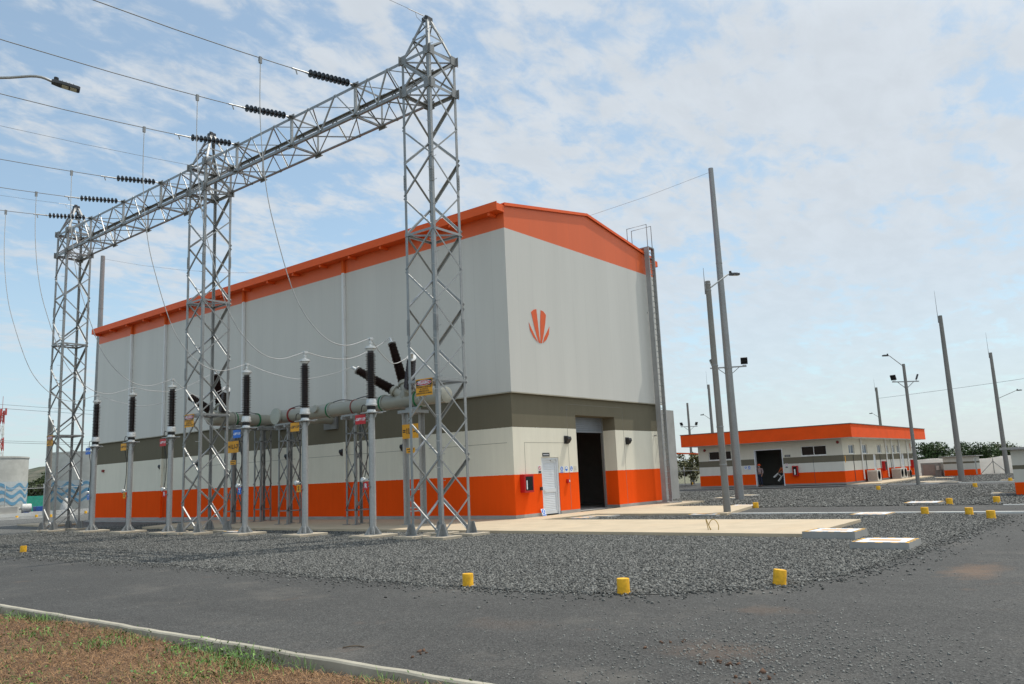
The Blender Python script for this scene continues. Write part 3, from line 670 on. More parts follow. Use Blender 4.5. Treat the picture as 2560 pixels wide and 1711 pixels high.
WX = [(-.47, 1.40, 2.18, 2.89), (6.97, 8.90, 2.18, 2.87)]
WY = [(38.06, 39.5, 2.19, 2.86), (41.6, 43.0, 2.19, 2.88), (45.9, 47.15, 2.2, 2.88), (48.5, 49.4, 2.18, 2.85), (50.5, 51.5, 2.18, 2.85), (52.2, 53.1, 2.2, 2.85)]
DY = [(44.45, 45.3, 0, 2.1), (53.6, 54.5, 0, 2.1)]
wallx(bx, by, BY, WX+[(2.83, 5.10, 0, 2.82)]); wallx(BX-T, by, BY, [])
wally(by+.002, bx+T, BX-T, WY+DY); wally(BY-T, bx+T, BX-T, [])
part('wall', b, 'wall2', low)
f = MB().box(35.5, -2.68, 3.345, 58.85, 10.75, 4.29); part('roof_fascia', f, simple('fascia_render', (.84, .088, .006), .95, 0, 1.2, .09), low)
part('soffit', MB().box(35.52, -2.66, 3.33, 58.83, 10.73, 3.344), 'plate', low); part('coping', MB().box(35.46, -2.72, 4.29, 58.89, 10.79, 4.345), 'coping', low)
part('floor', MB().box(bx+T, by+T+.01, -.02, BX-T, BY-T-.01, .015), 'conc', low); part('inner_wall', MB().box(41.0, by+T+.01, 0, 41.1, BY-T-.01, 3.3), 'inside', low)
for h0, h1, a, z in WX:
    w = part('window', MB().box(bx+.09, h0+.04, a+.04, bx+.11, h1-.04, z-.04), 'glass', low); fr = MB(); m = (h0+h1)/2
    for y0, y1, z0, z1 in ((h0, h1, a, a+.045), (h0, h1, z-.045, z), (h0, h0+.045, a+.045, z-.045), (h1-.045, h1, a+.045, z-.045), (m-.025, m+.025, a+.045, z-.045)): fr.box(bx+.06, y0+.002, z0, bx+.13, y1-.002, z1)
    part('frame', fr, 'white', w); part('sill', MB().box(bx-.05, h0-.04, a-.05, bx+.2, h1+.04, a-.002), 'white', w)
for i, (h0, h1, a, z) in enumerate(WY):
    w = part('window', MB().box(h0+.04, by+.11, a+.04, h1-.04, by+.13, z-.04), 'blueglass', low); fr = MB(); m = (h0+h1)/2
    for x0, x1, z0, z1 in ((h0, h1, a, a+.045), (h0, h1, z-.045, z), (h0, h0+.045, a+.045, z-.045), (h1-.045, h1, a+.045, z-.045), (m-.025, m+.025, a+.045, z-.045)): fr.box(x0+.002, by+.08, z0, x1-.002, by+.15, z1)
    part('frame', fr, 'white', w); part('sill', MB().box(h0-.04, by-.04, a-.05, h1+.04, by+.2, a-.002), 'white', w)
for h0, h1, a, z in DY:
    d = part('door', MB().box(h0+.05, by+.10, .02, h1-.05, by+.14, z-.05), 'door', low); fr = MB().box(h0+.002, by+.05, 0, h0+.05, by+.18, z-.002).box(h1-.05, by+.05, 0, h1-.002, by+.18, z-.002).box(h0+.05, by+.05, z-.05, h1-.05, by+.18, z-.002).box(h0+.05, by+.08, .95, h1-.05, by+.1, 1.07)
    part('frame', fr, 'white', d)
d = part('sliding_door', MB().box(bx+.27, 5.12, .02, bx+.31, 7.2, 2.85), 'door', low); part('door_frame', MB().box(bx-.02, 5.02, 0, bx+.26, 5.098, 2.82).box(bx-.02, 2.832, 0, bx+.26, 2.9, 2.82).box(bx-.02, 2.9, 2.75, bx+.26, 5.02, 2.818), 'plate', low)
for x in (41.1, 48.25, 50.2, 52.8, 55.6): part('downpipe', MB().tube([(x, by-.08, .2), (x, by-.08, 3.33)], .055, 8), 'white', low, smooth=40)
for x in (38.6, 41.9, 46.0, 49.3): part('cable_conduit', MB().tube([(x+.35, by-.03, .1), (x+.35, by-.03, 2.1)], .02, 6), 'dark', low)
part('joint', MB().box(bx-.005, .55, .1, bx, .57, 2.1).box(bx-.005, 6.5, .1, bx, 6.52, 2.1), 'dark', low)
b = MB(); s = .62
for q in ([(0, 0), (-.3, .5), (-.45, 1.1), (-.1, 1.2)], [(.1, 0), (.05, 1.2), (.4, 1.1), (.35, .5)]): b.prism([(57.1+x*.5, 2.3+z*s) for x, z in q], (0, by-.012, 0), X, Z, Y, .01)
part('emblem', b, simple('faded_emblem', (.62, .30, .2), .7), low)
for p, l in (((bx-.05, -1.35, 3.05), 'small dark red alarm bell high on the near corner of the service building'), ((bx-.05, 9.2, 3.0), 'small dark red alarm bell high on the far left corner of the service building')):
    solo('alarm_bell', MB().lathe([(.02, 0), (.1, .01), (.11, .07), (.04, .1)], V(p)+X*.05, (-1, 0, 0), 12), 'redring', l, 'alarm', smooth=40)
def ac_unit(x, y, w, h, d, label):
    t = thing('air_conditioner', label, 'air conditioner', (x, y, 0), 'air conditioner units along the service building')
    part('casing', MB().box(x-w/2, y-d/2, .03, x+w/2, y+d/2, h), 'ac', t, bev=.015)
    g = MB()
    for i in range(7): g.lathe([(.05+i*.05, 0), (.06+i*.05, 0.0), (.06+i*.05, .012), (.05+i*.05, .012)], (x-.08, y-d/2-.001, h*.55), (0, -1, 0), 18)
    part('fan_grille', g, 'dark', t)
    g = MB()
    for i in range(9): g.box(x-w/2-.008, y-d/2+.05, .12+i*h*.085, x-w/2, y+d/2-.05, .12+i*h*.085+.03)
    part('side_louvres', g, 'coping', t); part('foot', MB().box(x-w/2+.05, y-d/2, 0.008, x-w/2+.15, y+d/2, .03).box(x+w/2-.15, y-d/2, .008, x+w/2-.05, y+d/2, .03), 'dark', t)
ac_unit(42.0, -2.2, 1.0, .88, .75, 'beige outdoor air conditioner nearest the corner, by the first downpipe')
ac_unit(49.2, -2.2, .9, .86, .75, 'beige outdoor air conditioner, left one of the touching pair')
ac_unit(50.35, -2.2, .9, .86, .75, 'beige outdoor air conditioner, right one of the touching pair')
ac_unit(52.4, -2.25, .7, .60, .5, 'small low outdoor air conditioner right of the touching pair')
box_thing('fire_cabinet', 'red fire cabinet right of the dark doorway of the service building', 'fire cabinet', (bx-.24, 1.72, .70), (bx-.004, 2.12, 1.47), 'red',
          (('glass_door', (bx-.246, 1.78, .78), (bx-.242, 2.06, 1.40), 'glass'), ('extinguisher', (bx-.252, 1.88, .82), (bx-.247, 1.98, 1.22), 'white')))
box_thing('fire_cabinet', 'red fire cabinet on the sunlit side of the service building by the grey door', 'fire cabinet', (46.7, by-.26, .74), (47.35, by-.004, 1.52), 'red', (('glass_door', (46.76, by-.266, .8), (47.29, by-.262, 1.46), 'glass'),))
box_thing('fire_cabinet', 'red fire cabinet at the far right end of the service building', 'fire cabinet', (56.6, by-.26, .8), (57.3, by-.004, 1.52), 'red', (('glass_door', (56.66, by-.266, .86), (57.24, by-.262, 1.46), 'glass'),))
plate_sign('door_name_plate', 'small dark name plate right of the dark doorway of the service building', (bx-.003, 2.46, 2.24), -Y, -X, .44, .15, 'dark', (('lettering', rect(-.16, -.012, .16, .012), 'plate', 0),))
plate_sign('prohibition_sign', 'small white and red sign with dark caption beside the dark doorway', (bx-.003, 2.60, 1.5), -Y, -X, .2, .32, 'plate', (('ring', [disc(0, .06, .08)], 'redsign', 0), ('ring_centre', [disc(0, .06, .055)], 'plate', .002), ('caption', rect(-.09, -.15, .09, -.06), 'dark', 0)))
safety('helmet safety sign left of the dark doorway of the service building', (bx-.003, 5.85, 1.48), -Y, -X, PH, False)
safety('face safety sign next to the dark doorway of the service building', (bx-.003, 5.56, 1.48), -Y, -X, PM)
solo('eyewash_notice', MB().box(36.9, by-.012, .95+.6, 37.06, by-.002, 2.05), 'yellow', 'narrow yellow notice strip on the corner of the service building', 'sign')
# small kiosks
def kiosk(label, x0, y0, x1, y1, h, roof, over):
    t = thing('equipment_kiosk', label, 'kiosk', ((x0+x1)/2, (y0+y1)/2, -.1))
    part('wall', MB().box(x0, y0, -.14, x1, y1, h), 'hut', t); part('roof', MB().box(x0-over, y0-over, h, x1+over, y1+over, h+roof), 'conc', t, bev=.01)
    part('door', MB().box(x0+.3, y0-.012, 0, x0+1.0, y0-.002, h-.2), 'galv2', t)
kiosk('small striped kiosk with flat grey roof cut off by the right edge', 15.8, -17.6, 18.6, -14.72, 1.82, .10, .35)
kiosk('small striped kiosk with thin roof in front of the white shade net', 57.8, -6.6, 60.6, -4.1, 1.60, .07, .3)
t = thing('electrical_cabinet', 'pale grey electrical cabinets standing on the far side of the service building', 'cabinet', (60, -2.6, -.1))
part('casing', MB().box(59.2, -3.6, -.1, 60.8, -1.9, 1.15), 'conc', t); part('door', MB().box(59.17, -3.1, 0, 59.19, -2.1, 1.0), simple('brownish_panel', (.35, .28, .24), .7), t); part('meter_box', MB().box(59.0, -3.5, .45, 59.19, -3.22, .85), 'ac', t)
# fire wall beyond the hall
solo('fire_wall', MB().box(12.9, 2.5, -.14, 18.55, 2.85, 5.06), MT['conc'], 'bare grey concrete fire wall behind the ladder of the hall', 'wall')
# ------------------------------------------------------------------ steel gantry
GX, TS = -6.664, .632
LV = [-.02, 1.1, 2.3, 3.47, 4.7, 5.87, 7.05, 8.25, 9.45, 10.7, 11.88, 13.05, 14.3, 15.46]
def lattice_tower(label, y):
    t = thing('lattice_tower', label, 'gantry tower', (GX, y, -.1), 'galvanised lattice towers of the line gantry')
    o = V((GX, y, 0)); C4 = [(-1, -1), (1, -1), (1, 1), (-1, 1)]
    P = lambda c, z, s=TS: o+V((c[0]*s, c[1]*s, z))
    for c in C4:
        l = part('leg', MB().angle(P(c, -.02), P(c, 15.6), .10, .014, (-c[0], 0, 0), (0, -c[1], 0)), 'galv', t)
        for z in (6.4, 11.2):
            sp = MB()
            for k in range(4): sp.cbox(*(P(c, z+k*.09-.14)+V((c[0]*.012-c[0]*.05, c[1]*.012, 0))), .03, .03, .03).cbox(*(P(c, z+k*.09-.14)+V((c[0]*.012, c[1]*.012-c[1]*.05, 0))), .03, .03, .03)
            sp.angle(P(c, z-.25, TS+.014), P(c, z+.25, TS+.014), .105, .013, (-c[0], 0, 0), (0, -c[1], 0))
            part('splice_plate', sp, 'galv2', l)
        f = MB(); q = P(c, 0)
        f.prism([(-.24, -.02), (.24, -.02), (.12, .34), (-.12, .34)], q+V((c[0]*.02, 0, 0)), Y, Z, X*c[0], .016)
        f.prism([(-.24, -.02), (.24, -.02), (.12, .34), (-.12, .34)], q+V((0, c[1]*.02, 0)), X, Z, Y*c[1], .016)
        f.cbox(q.x, q.y, -.01, .5, .5, .025); part('foot_plate', f, 'galv', l)
        part('footing', MB().cbox(q.x, q.y, -.09, .82, .82, .17), 'pad', l, bev=.012)
    for k in range(4):
        a, c = C4[k], C4[(k+1) % 4]; m = MB(); inn = V((-(a[0]+c[0])/2, -(a[1]+c[1])/2, 0))
        ph = (0, 0, 1, 1)[k]
        for i in range(len(LV)-1):
            p, q = (a, c) if (i+ph) % 2 == 0 else (c, a)
            z0, z1 = LV[i], LV[i+1]
            w = (.05, .085, .085, .05)[k] if i < 12 else .055
            A_, B_ = P(p, z0+.02)-inn*.016, P(q, z1-.02)-inn*.016; d = (B_-A_).normalized()
            m.angle(A_, B_, w, .009, Z.cross(inn)+Z*.01 if abs(d.z) > .99 else d.cross(inn), inn)
        for z in (4.7, 9.45, 14.3, 15.46):
            w = .075 if z < 14 else .10
            m.angle(P(a, z)-inn*.018, P(c, z)-inn*.018, w, .01, -Z, inn)
        m.angle(P(a, 14.35)-inn*.02, P(c, 15.42)-inn*.02, .06, .008, Z, inn); m.angle(P(c, 14.35)-inn*.034, P(a, 15.42)-inn*.034, .06, .008, Z, inn)
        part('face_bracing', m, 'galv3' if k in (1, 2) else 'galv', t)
    m = MB()
    for z in (4.68, 9.43, 14.28, 15.44):
        part('plan_brace', MB().bar(P(C4[0], z), P(C4[2], z), .06, .012, Z).bar(P(C4[1], z-.01), P(C4[3], z-.01), .06, .012, Z), 'galv2', t)
    for c in C4:
        for z in (14.3, 15.46):
            q = P(c, z); part('gusset_plate', MB().cbox(q.x+c[0]*.026, q.y-c[1]*.06, z, .02, .34, .30).cbox(q.x-c[0]*.06, q.y+c[1]*.026, z, .34, .02, .30), 'galv2', t)
    m = MB()
    for c in C4: m.angle(P(c, 15.46), P(c, 17.02, .10), .085, .012, (-c[0], 0, 0), (0, -c[1], 0))
    for k in range(4):
        a, c = C4[k], C4[(k+1) % 4]; inn = V((-(a[0]+c[0])/2, -(a[1]+c[1])/2, 0))
        m.angle(P(a, 16.22, .36), P(c, 16.22, .36), .05, .008, -Z, inn); m.angle(P(a, 15.5, .62), P(c, 16.2, .37), .05, .008, Z, inn); m.angle(P(c, 16.25, .35), P(a, 16.9, .14), .045, .008, Z, inn)
    part('peak_frame', m, 'galv', t)
    m = MB().cbox(GX, y, 17.05, .26, .26, .02).box(GX-.13, y-.13, 16.86, GX-.115, y+.13, 17.04).box(GX+.115, y-.13, 16.86, GX+.13, y+.13, 17.04).box(GX-.13, y-.13, 16.86, GX+.13, y-.115, 17.04).box(GX-.09, y-.03, 17.06, GX+.05, y+.03, 17.14)
    part('peak_cap', m, 'dark', t)
    m = MB()
    for i in range(40):
        z = 1.6+i*.39; s = TS if z < 15.4 else max(.12, TS-(z-15.46)*.34)
        q = P((-1, -1), z, s); d = V((-.19, .0, 0)) if i % 2 else V((0, -.19, 0)); m.tube([q, q+d, q+d+V((0, 0, .02))], .008, 5)
    part('step_bolts', m, 'galv3', t); return t
TY = (-2.393, 10.88, 24.2)
lattice_tower('nearest and tallest looking lattice tower of the gantry, in front of the hall corner', TY[0])
lattice_tower('middle lattice tower of the gantry carrying a beam on both sides', TY[1])
lattice_tower('farthest lattice tower of the gantry, at the left beyond the third red phase post', TY[2])
def gantry_beam(label, y0, y1, nodes):
    xf, xb, zl, zu = GX-TS, GX+TS, 14.3, 15.46
    t = thing('gantry_beam', label, 'gantry beam', (GX, (y0+y1)/2, zl), 'lattice beams between the gantry towers')
    for x, z, sx, sz in ((xf, zu, 1, -1), (xf, zl, 1, 1), (xb, zu, -1, -1), (xb, zl, -1, 1)):
        part('chord', MB().angle((x, y0-.1, z), (x, y1+.1, z), .105, .012, (sx, 0, 0), (0, 0, sz)), 'galv', t)
    ns = [y0]+nodes+[y1]
    for x, s in ((xf, 1), (xb, -1)):
        m = MB()
        for i in range(len(ns)-1):
            a, b_ = ns[i], ns[i+1]; h = (b_-a); q = [(a, zl), (a+h*.3, zu), (a+h*.52, zl), (a+h*.72, zu), (b_, zl)]
            for (p0, z0), (p1, z1) in zip(q, q[1:]): m.angle((x-s*.012, p0, z0), (x-s*.012, p1, z1), .048, .008, (0, 0, 1), (s, 0, 0))
        for yy in nodes: m.angle((x-s*.012, yy-.03, zl), (x-s*.012, yy-.03, zu), .085, .01, (0, 1, 0), (s, 0, 0))
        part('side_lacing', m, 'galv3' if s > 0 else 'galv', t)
    for z, s in ((zu, 1), (zl, -1)):
        m = MB()
        for i in range(len(ns)-1):
            a, b_ = ns[i], ns[i+1]; h = b_-a
            q = [(xf, a), (xb, a+h*.33), (xf, a+h*.66), (xb, b_)] if i % 2 else [(xb, a), (xf, a+h*.33), (xb, a+h*.66), (xf, b_)]
            for (x0, p0), (x1, p1) in zip(q, q[1:]): m.angle((x0, p0, z+s*.012), (x1, p1, z+s*.012), .036, .008, (1, 0, 0), (0, 0, -s))
        for yy in nodes: m.angle((xf, yy, z+s*.014), (xb, yy, z+s*.014), .07, .01, (0, 1, 0), (0, 0, -s)); m.bar((xf, yy+.05, zu), (xb, yy+.05, zl), .05, .01, Y)
        part('plan_lacing', m, 'galv2', t)
    m = MB()
    for yy in nodes:
        for x in (xf, xb):
            for z in (zl, zu): m.cbox(x, yy, z, .03, .36, .17).cbox(x, yy, z, .24, .26, .026)
    part('gusset_plate', m, 'galv2', t); return t
N1, N2 = [.60, 4.27, 7.92], [13.98, 17.51, 20.94]
gantry_beam('lattice gantry beam between the nearest and the middle tower', TY[0]+TS, TY[1]-TS, N1)
gantry_beam('lattice gantry beam between the middle and the farthest tower', TY[1]+TS, TY[2]-TS, N2)
ORD = ['nearest', 'second', 'third', 'fourth', 'fifth', 'farthest']
AY = [.15, 3.65, 7.25, 12.75, 16.2, 19.7]; AX = -7.15
WHERE = ['by the near end of the first beam', 'at the middle of the first beam', 'just before the middle tower', 'just past the middle tower', 'at the middle of the second beam', 'beside the farthest tower']
proto = None
for i, yy in enumerate(N1+N2):
    a, e = V((GX-TS-.12, yy, 15.46)), V((-9.38, yy, 15.13)); d = (e-a)
    lab = f'{ORD[i]} string of dark insulator discs, {WHERE[i]}'
    if proto is None:
        t = proto = thing('insulator_string', lab, 'insulator', a, 'strain insulator strings on the gantry beams'); u = d.normalized()
        for k in range(10):
            part('disc', MB().lathe([(.025, -.07), (.05, -.065), (.055, -.03), (.13, .0), (.135, .018), (.10, .03), (.06, .025), (.025, .07)], a+u*(.22+k*.176), u, 18), 'blackdisc', t, smooth=40)
        part('hanger', MB().tube([a+V((.14, 0, 0)), a+u*.2], .02, 6).cbox(a.x+.08, a.y, a.z, .1, .05, .12), 'galv2', t)
        part('end_link', MB().tube([a+u*1.84, a+u*2.12], .022, 6).cbox(*(a+u*1.98), .10, .03, .07), 'galv', t)
        index_kids()
    else: clone(proto, a, lab)
def sagx(x): return 15.13-.116*(-9.38-x)+.0041*(-9.38-x)**2     # conductor height over its run towards the next tower
proto = None
for i, yy in enumerate(N1+N2):
    lab = f'overhead line conductor tied to the {ORD[i]} insulator string'
    c = V((-9.38, yy, 15.13))
    if proto is None:
        t = proto = thing('line_conductor', lab, 'cable', c, 'overhead line conductors'); m = MB()
        m.tube([(x, yy, sagx(x)) for x in (-9.38, -10.5, -12, -14, -17, -21, -26, -31, -36)], .0145, 6); part('cable', m, 'wire', t, smooth=60)
        part('dead_end_clamp', MB().tube([(-9.36, yy, 15.135), (-9.95, yy, sagx(-9.95))], .028, 8).tube([(-9.8, yy, sagx(-9.8)), (-9.74, yy, sagx(-9.8)-.16)], .02, 6), 'galv', t, smooth=40); index_kids()
    else: clone(proto, c, lab)
for i, (y0, y1) in enumerate(zip(N1+N2, AY)):
    pr = [(-11.13, 14.92), (-11.19, 12.9), (-11.08, 11.0), (-10.8, 9.5), (-10.1, 7.35), (-9.2, 6.28), (-8.25, 6.0), (AX-.02, 6.34)]
    t = thing('dropper_cable', f'slack dropper cable hanging from the {ORD[i]} line conductor down to its post', 'cable', (-11.13, y0, 14.92), 'dropper cables from the line conductors')
    pts = [V((x, y0+(y1-y0)*min(1, (14.92-z)/8.6 if k < 5 else 1), z)) for k, (x, z) in enumerate(pr)]
    part('cable', MB().tube(smoothpath(pts), .0135, 6), 'wireshine', t, smooth=60)
    part('clamp', MB().cbox(-11.13, y0, 14.87, .09, .06, .22).cbox(-11.13, y0+.05, 14.9, .05, .06, .1), 'galv2', t)
for i, yy in enumerate(TY):
    h = 17.08 if i != 1 else 15.4
    t = thing('earth_wire', ('thin earth wire tied to the peak of the nearest tower', 'thin earth wire tied to the upper frame of the middle tower', 'thin earth wire tied to the peak of the farthest tower')[i], 'cable', (GX-.15, yy, h))
    m = MB().tube([(x, yy, h+(-.145*(GX-.3-x)+.004*(GX-.3-x)**2)*.75) for x in (GX-.75, -9, -12, -16, -21, -27, -34)], .007, 5); part('cable', m, 'wire', t)
    part('dead_end_clamp', MB().tube([(GX-.13, yy, h), (GX-.9, yy, h-.07)], .014, 6).tube([(GX-.55, yy, h-.05), (GX-.5, yy, h-.2), (GX-.2, yy, h-.3)], .008, 5), 'galv', t)
# ------------------------------------------------------------------ surge arresters on posts
def shed_profile(n, L, r0, r1, z0):
    p = []; s = L/n
    for k in range(n):
        z = z0+k*s; rr = r1 if k % 2 == 0 else r1*.9
        p += [(r0, z+.12*s), (rr*.96, z+.30*s), (rr, z+.38*s), (rr*.97, z+.46*s), (r0, z+.80*s)]
    return p
PL = dict(R=('redsign', 'plate', 'red'), S=('yellow', 'black', 'yellow'), T=('blue', 'plate', 'blue'))
for i, y in enumerate(AY):
    ph = 'RST'[i % 3]; plm, txm, cn = PL[ph]
    x = AX; o = V((x, y, 0))
    t = thing('surge_arrester', f'{ORD[i]} surge arrester post, brown ribbed insulator on a steel column with {cn} phase plates', 'surge arrester', (x, y, -.1), 'surge arresters on posts along the gantry')
    part('footing', MB().cbox(x, y, -.095, 1.2, 1.0, .18), 'pad', t, bev=.012)
    c = part('column', MB().tube([(x, y, .012), (x, y, 3.84)], .108, 20).lathe([(.112, 1.35), (.112, 1.36)], o).lathe([(.113, 2.95), (.113, 2.965)], o), 'galv3', t, smooth=40)
    m = MB().lathe([(.28, -.012), (.28, .014)], o, Z, 20)
    for k in range(8):
        a = k*math.pi/4+.2; u = V((math.cos(a), math.sin(a), 0)); m.prism([(.108, .015), (.27, .015), (.27, .04), (.108, .26)], o-u.cross(Z)*.006, u, Z, u.cross(Z), .012)
    part('base_flange', m, 'galv3', c)
    m = MB().cbox(x, y, 3.875, .52, .5, .03).box(x, y-.62, 3.862, x+.07, y-.25, 3.888)
    for s in (-1, 1): m.prism([(.108, 3.66), (.25, 3.86), (.108, 3.86)], (x-.006, y, 0), Y*s, Z, X, .012); m.prism([(.108, 3.66), (.25, 3.86), (.108, 3.86)], (x, y-.006, 0), X*s, Z, Y, .012)
    part('top_plate', m, 'galv3', t)
    part('base_insulator', MB().lathe([(.14, 3.99), (.15, 4.005), (.14, 4.02), (.15, 4.04), (.14, 4.06), (.15, 4.08), (.13, 4.09)], o), 'rubber', t, smooth=40)
    part('base_casting', MB().lathe([(.20, 3.892), (.20, 3.91), (.15, 3.92), (.13, 3.985)], o).lathe([(.15, 4.092), (.19, 4.12), (.19, 4.17), (.165, 4.18), (.165, 4.29), (.13, 4.34)], o), 'alu', t, smooth=40)
    part('insulator', MB().lathe([(.11, 4.34)]+shed_profile(22, 1.5, .098, .176, 4.36)+[(.10, 5.88), (.1, 5.92)], o, Z, 20), 'porc', t, smooth=50)
    m = MB().lathe([(.125, 5.921), (.14, 5.99), (.19, 5.995), (.19, 6.03), (.165, 6.04), (.165, 6.08), (.04, 6.11), (.04, 6.17), (.06, 6.18), (.06, 6.20), (.04, 6.21), (.04, 6.26), (.06, 6.27), (.06, 6.29), (.04, 6.30)], o)
    m.cbox(x, y, 6.335, .13, .13, .07); part('top_terminal', m, 'alu', t, smooth=40)
    xf = x-.165; k = MB().box(xf-.006, y+.10, 3.53, xf, y+.60, 3.84); p1 = part('phase_plate', k, plm, t, label=f'{cn} plate with the arrester code')
    part('lettering', text(MB(), '-LBPY13F' if i < 3 else '-LBPY16F', .125, (xf-.006, y+.35, 3.685), -Y, Z, -X, .002, .004, .98), txm, p1)
    p2 = part('phase_plate', MB().box(xf-.006, y+.02, 1.41, xf, y+.24, 1.66), plm, t, label=f'small {cn} plate with the letter {ph}')
    part('lettering', text(MB(), ph, .2, (xf-.006, y+.13, 1.535), -Y, Z, -X, .002, .008), txm, p2)
    part('plate_bracket', MB().box(xf+.001, y-.02, 3.6, xf+.02, y+.5, 3.63).box(xf+.001, y-.02, 3.75, xf+.02, y+.5, 3.78).box(xf+.02, y-.02, 3.6, x-.09, y+.02, 3.63).box(xf+.001, y-.05, 1.5, xf+.06, y+.2, 1.53), 'galv2', t)
    pts = smoothpath([(x-.14, y+.05, 4.12), (x-.14, y+.26, 4.14), (x-.12, y+.36, 3.98), (x-.12, y+.34, 3.7), (x-.12, y+.26, 3.4), (x-.13, y+.10, 3.05), (x-.13, y+.08, 2.6), (x-.13, y+.14, 2.1), (x-.14, y+.22, 1.8)])
    part('earth_cable', MB().tube(pts, .014, 6).tube([(x-.12, y+.16, 1.4), (x-.09, y+.075, 1.2), (x-.085, y+.075, .05)], .007, 5), 'rubber', t, smooth=60)
    part('discharge_counter', MB().lathe([(.05, 0), (.085, .01), (.085, .09), (.06, .11)], (x-.10, y+.28, 1.72), (-1, .1, .1), 16).cbox(x-.1, y+.18, 1.74, .06, .2, .05), 'alu', t, smooth=40)
# ------------------------------------------------------------------ gas insulated bus ducts with bushings
BZ = 4.74
def bus_cyl(root, p, q, r=.29, rings=()):
    part('duct', MB().tube([p, q], r, 28), 'bus', root, smooth=40)
def ring(root, p, ax, mat='flange', r=.335, w=.05):
    ax = V(ax).normalized(); m = MB().lathe([(r-.06, -w/2), (r, -w/2), (r, w/2), (r-.06, w/2)], p, ax, 28)
    u, v = perp(ax)
    for k in range(16):
        a = 2*math.pi*k/16; c = V(p)+(u*math.cos(a)+v*math.sin(a))*(r-.022); m.tube([c-ax*(w/2+.02), c+ax*(w/2+.02)], .012, 6)
    part('flange', m, mat, root, smooth=40)
TIP = {}
def bushing(root, c, d, key):
    c, d = V(c), V(d).normalized()
    b_ = part('bushing', MB().lathe([(.13, .78)]+[(r*(1.12-.14*(z-.8)), z) for r, z in shed_profile(21, 1.72, .098, .19, .80)]+[(.085, 2.53)], c, d, 20), 'porc', root, smooth=50)
    # taper the shell toward the tip
    part('turret', MB().lathe([(.20, .1), (.19, .45), (.16, .62), (.23, .63), (.23, .70), (.17, .71), (.17, .79)], c, d, 20), 'bus', b_, smooth=40)
    part('terminal', MB().lathe([(.10, 2.53), (.17, 2.55), (.17, 2.575), (.06, 2.58), (.055, 2.80), (.03, 2.81)], c, d, 16).cbox(*(c+d*2.82), .08, .08, .08), 'alu', b_, smooth=40)
    TIP[key] = c+d*2.84
def frame(root, x0, x1, y0, y1, zt, w=.09):
    m = MB()
    for x in (x0, x1):
        for y in (y0, y1): m.angle((x, y, .02), (x, y, zt), w, .01, (1 if x == x0 else -1, 0, 0), (0, 1 if y == y0 else -1, 0)); m.cbox(x, y, .012, .22, .22, .02)
    lv = [.55, 1.75, 2.95, zt-.2]
    for a, b_, inn in (((x0, y0), (x1, y0), Y), ((x1, y0), (x1, y1), -X), ((x1, y1), (x0, y1), -Y), ((x0, y1), (x0, y0), X)):
        for k in range(3):
            p, q = (a, b_) if k % 2 == 0 else (b_, a); m.angle((*p, lv[k]), (*q, lv[k+1]), .045, .007, Z, inn)
        for z in (lv[0], lv[3]-.4): m.angle((*a, z), (*b_, z), .045, .007, Z, inn)
    part('support_legs', m, 'galv2', root)
    m = MB()
    for y in (y0, y1): m.box(x0-.2, y-.06, zt, x1+.2, y+.06, zt+.12)
    for x in (x0, x1): m.box(x-.05, y0-.2, zt+.12, x+.05, y1+.2, zt+.2)
    part('saddle', m, 'galv', root)
B1 = thing('gas_insulated_bus', 'pale gas insulated duct along the hall with bushings behind the nearest tower', 'bus duct', (-2.85, 6, 0), 'gas insulated bus ducts outside the hall'); xb = -2.85
bus_cyl(B1, (xb, 1.95, BZ), (xb, 11.0, BZ)); bus_cyl(B1, (xb-.32, 11.0, BZ), (-.02, 11.0, BZ), .28)
part('end_cap', MB().lathe([(.29, 0), (.29, -1.12), (.305, -1.125), (.305, -1.16), (.24, -1.19), (.1, -1.20)], (xb, 1.95, BZ+.01), (0, 1, 0), 28), 'bus', B1, smooth=40)
part('tee_body', MB().tube([(xb, 2.3, BZ+.02), (xb, 3.25, BZ+.02)], .33, 28).ball((xb, 2.85, BZ+.14), .34, 20, 12), 'bus', B1, smooth=50)
ring(B1, (xb, 1.98, BZ), Y, 'flange'); ring(B1, (xb, 2.28, BZ), Y, 'green'); ring(B1, (xb, 4.25, BZ), Y, 'green'); ring(B1, (xb, 7.55, BZ), Y, 'green'); ring(B1, (xb, 10.2, BZ), Y, 'redring', .34, .06)
ring(B1, (xb, 7.45, BZ), Y); ring(B1, (xb, 4.15, BZ), Y); part('clamp_ring', MB().lathe([(.29, 0), (.315, 0), (.315, .04), (.29, .04)], (xb, 5.95, BZ), Y, 28), 'redring', B1, smooth=40)
part('blind_flange', MB().lathe([(.36, 0), (.36, .06), (.30, .065), (.08, .075)], (xb-.33, 11.0, BZ), (-1, 0, 0), 28), 'flange', B1, smooth=40); ring(B1, (xb-.32, 11.0, BZ), X, 'flange', .365)
part('hand_hole', MB().lathe([(.14, .2), (.14, .36), (.17, .36), (.17, .40), (.05, .41)], (xb, 8.2, BZ), (-.9, 0, .25), 18), 'bus', B1, smooth=40)
part('wall_flange', MB().box(-.14, 10.55, BZ-.52, -.02, 11.5, BZ+.45), 'galv2', B1)
for y in (10.3, 7.4, 5.9): part('bonding_strap', MB().tube(smoothpath([(xb, y, BZ+.33), (xb-.05, y-.6, BZ+.37), (xb, y-1.2, BZ+.30)]), .02, 6), 'dark', B1, smooth=60)
c1 = (xb, 2.87, BZ+.06)
for k, d in enumerate(((-.55, -.66, .50), (.06, .40, .92), (-.30, .81, .51))): bushing(B1, c1, d, k)
frame(B1, xb-.35, xb+.35, 10.1, 10.8, BZ-.55); frame(B1, xb-.4, xb+.4, 5.55, 6.15, BZ-.52)
m = MB()
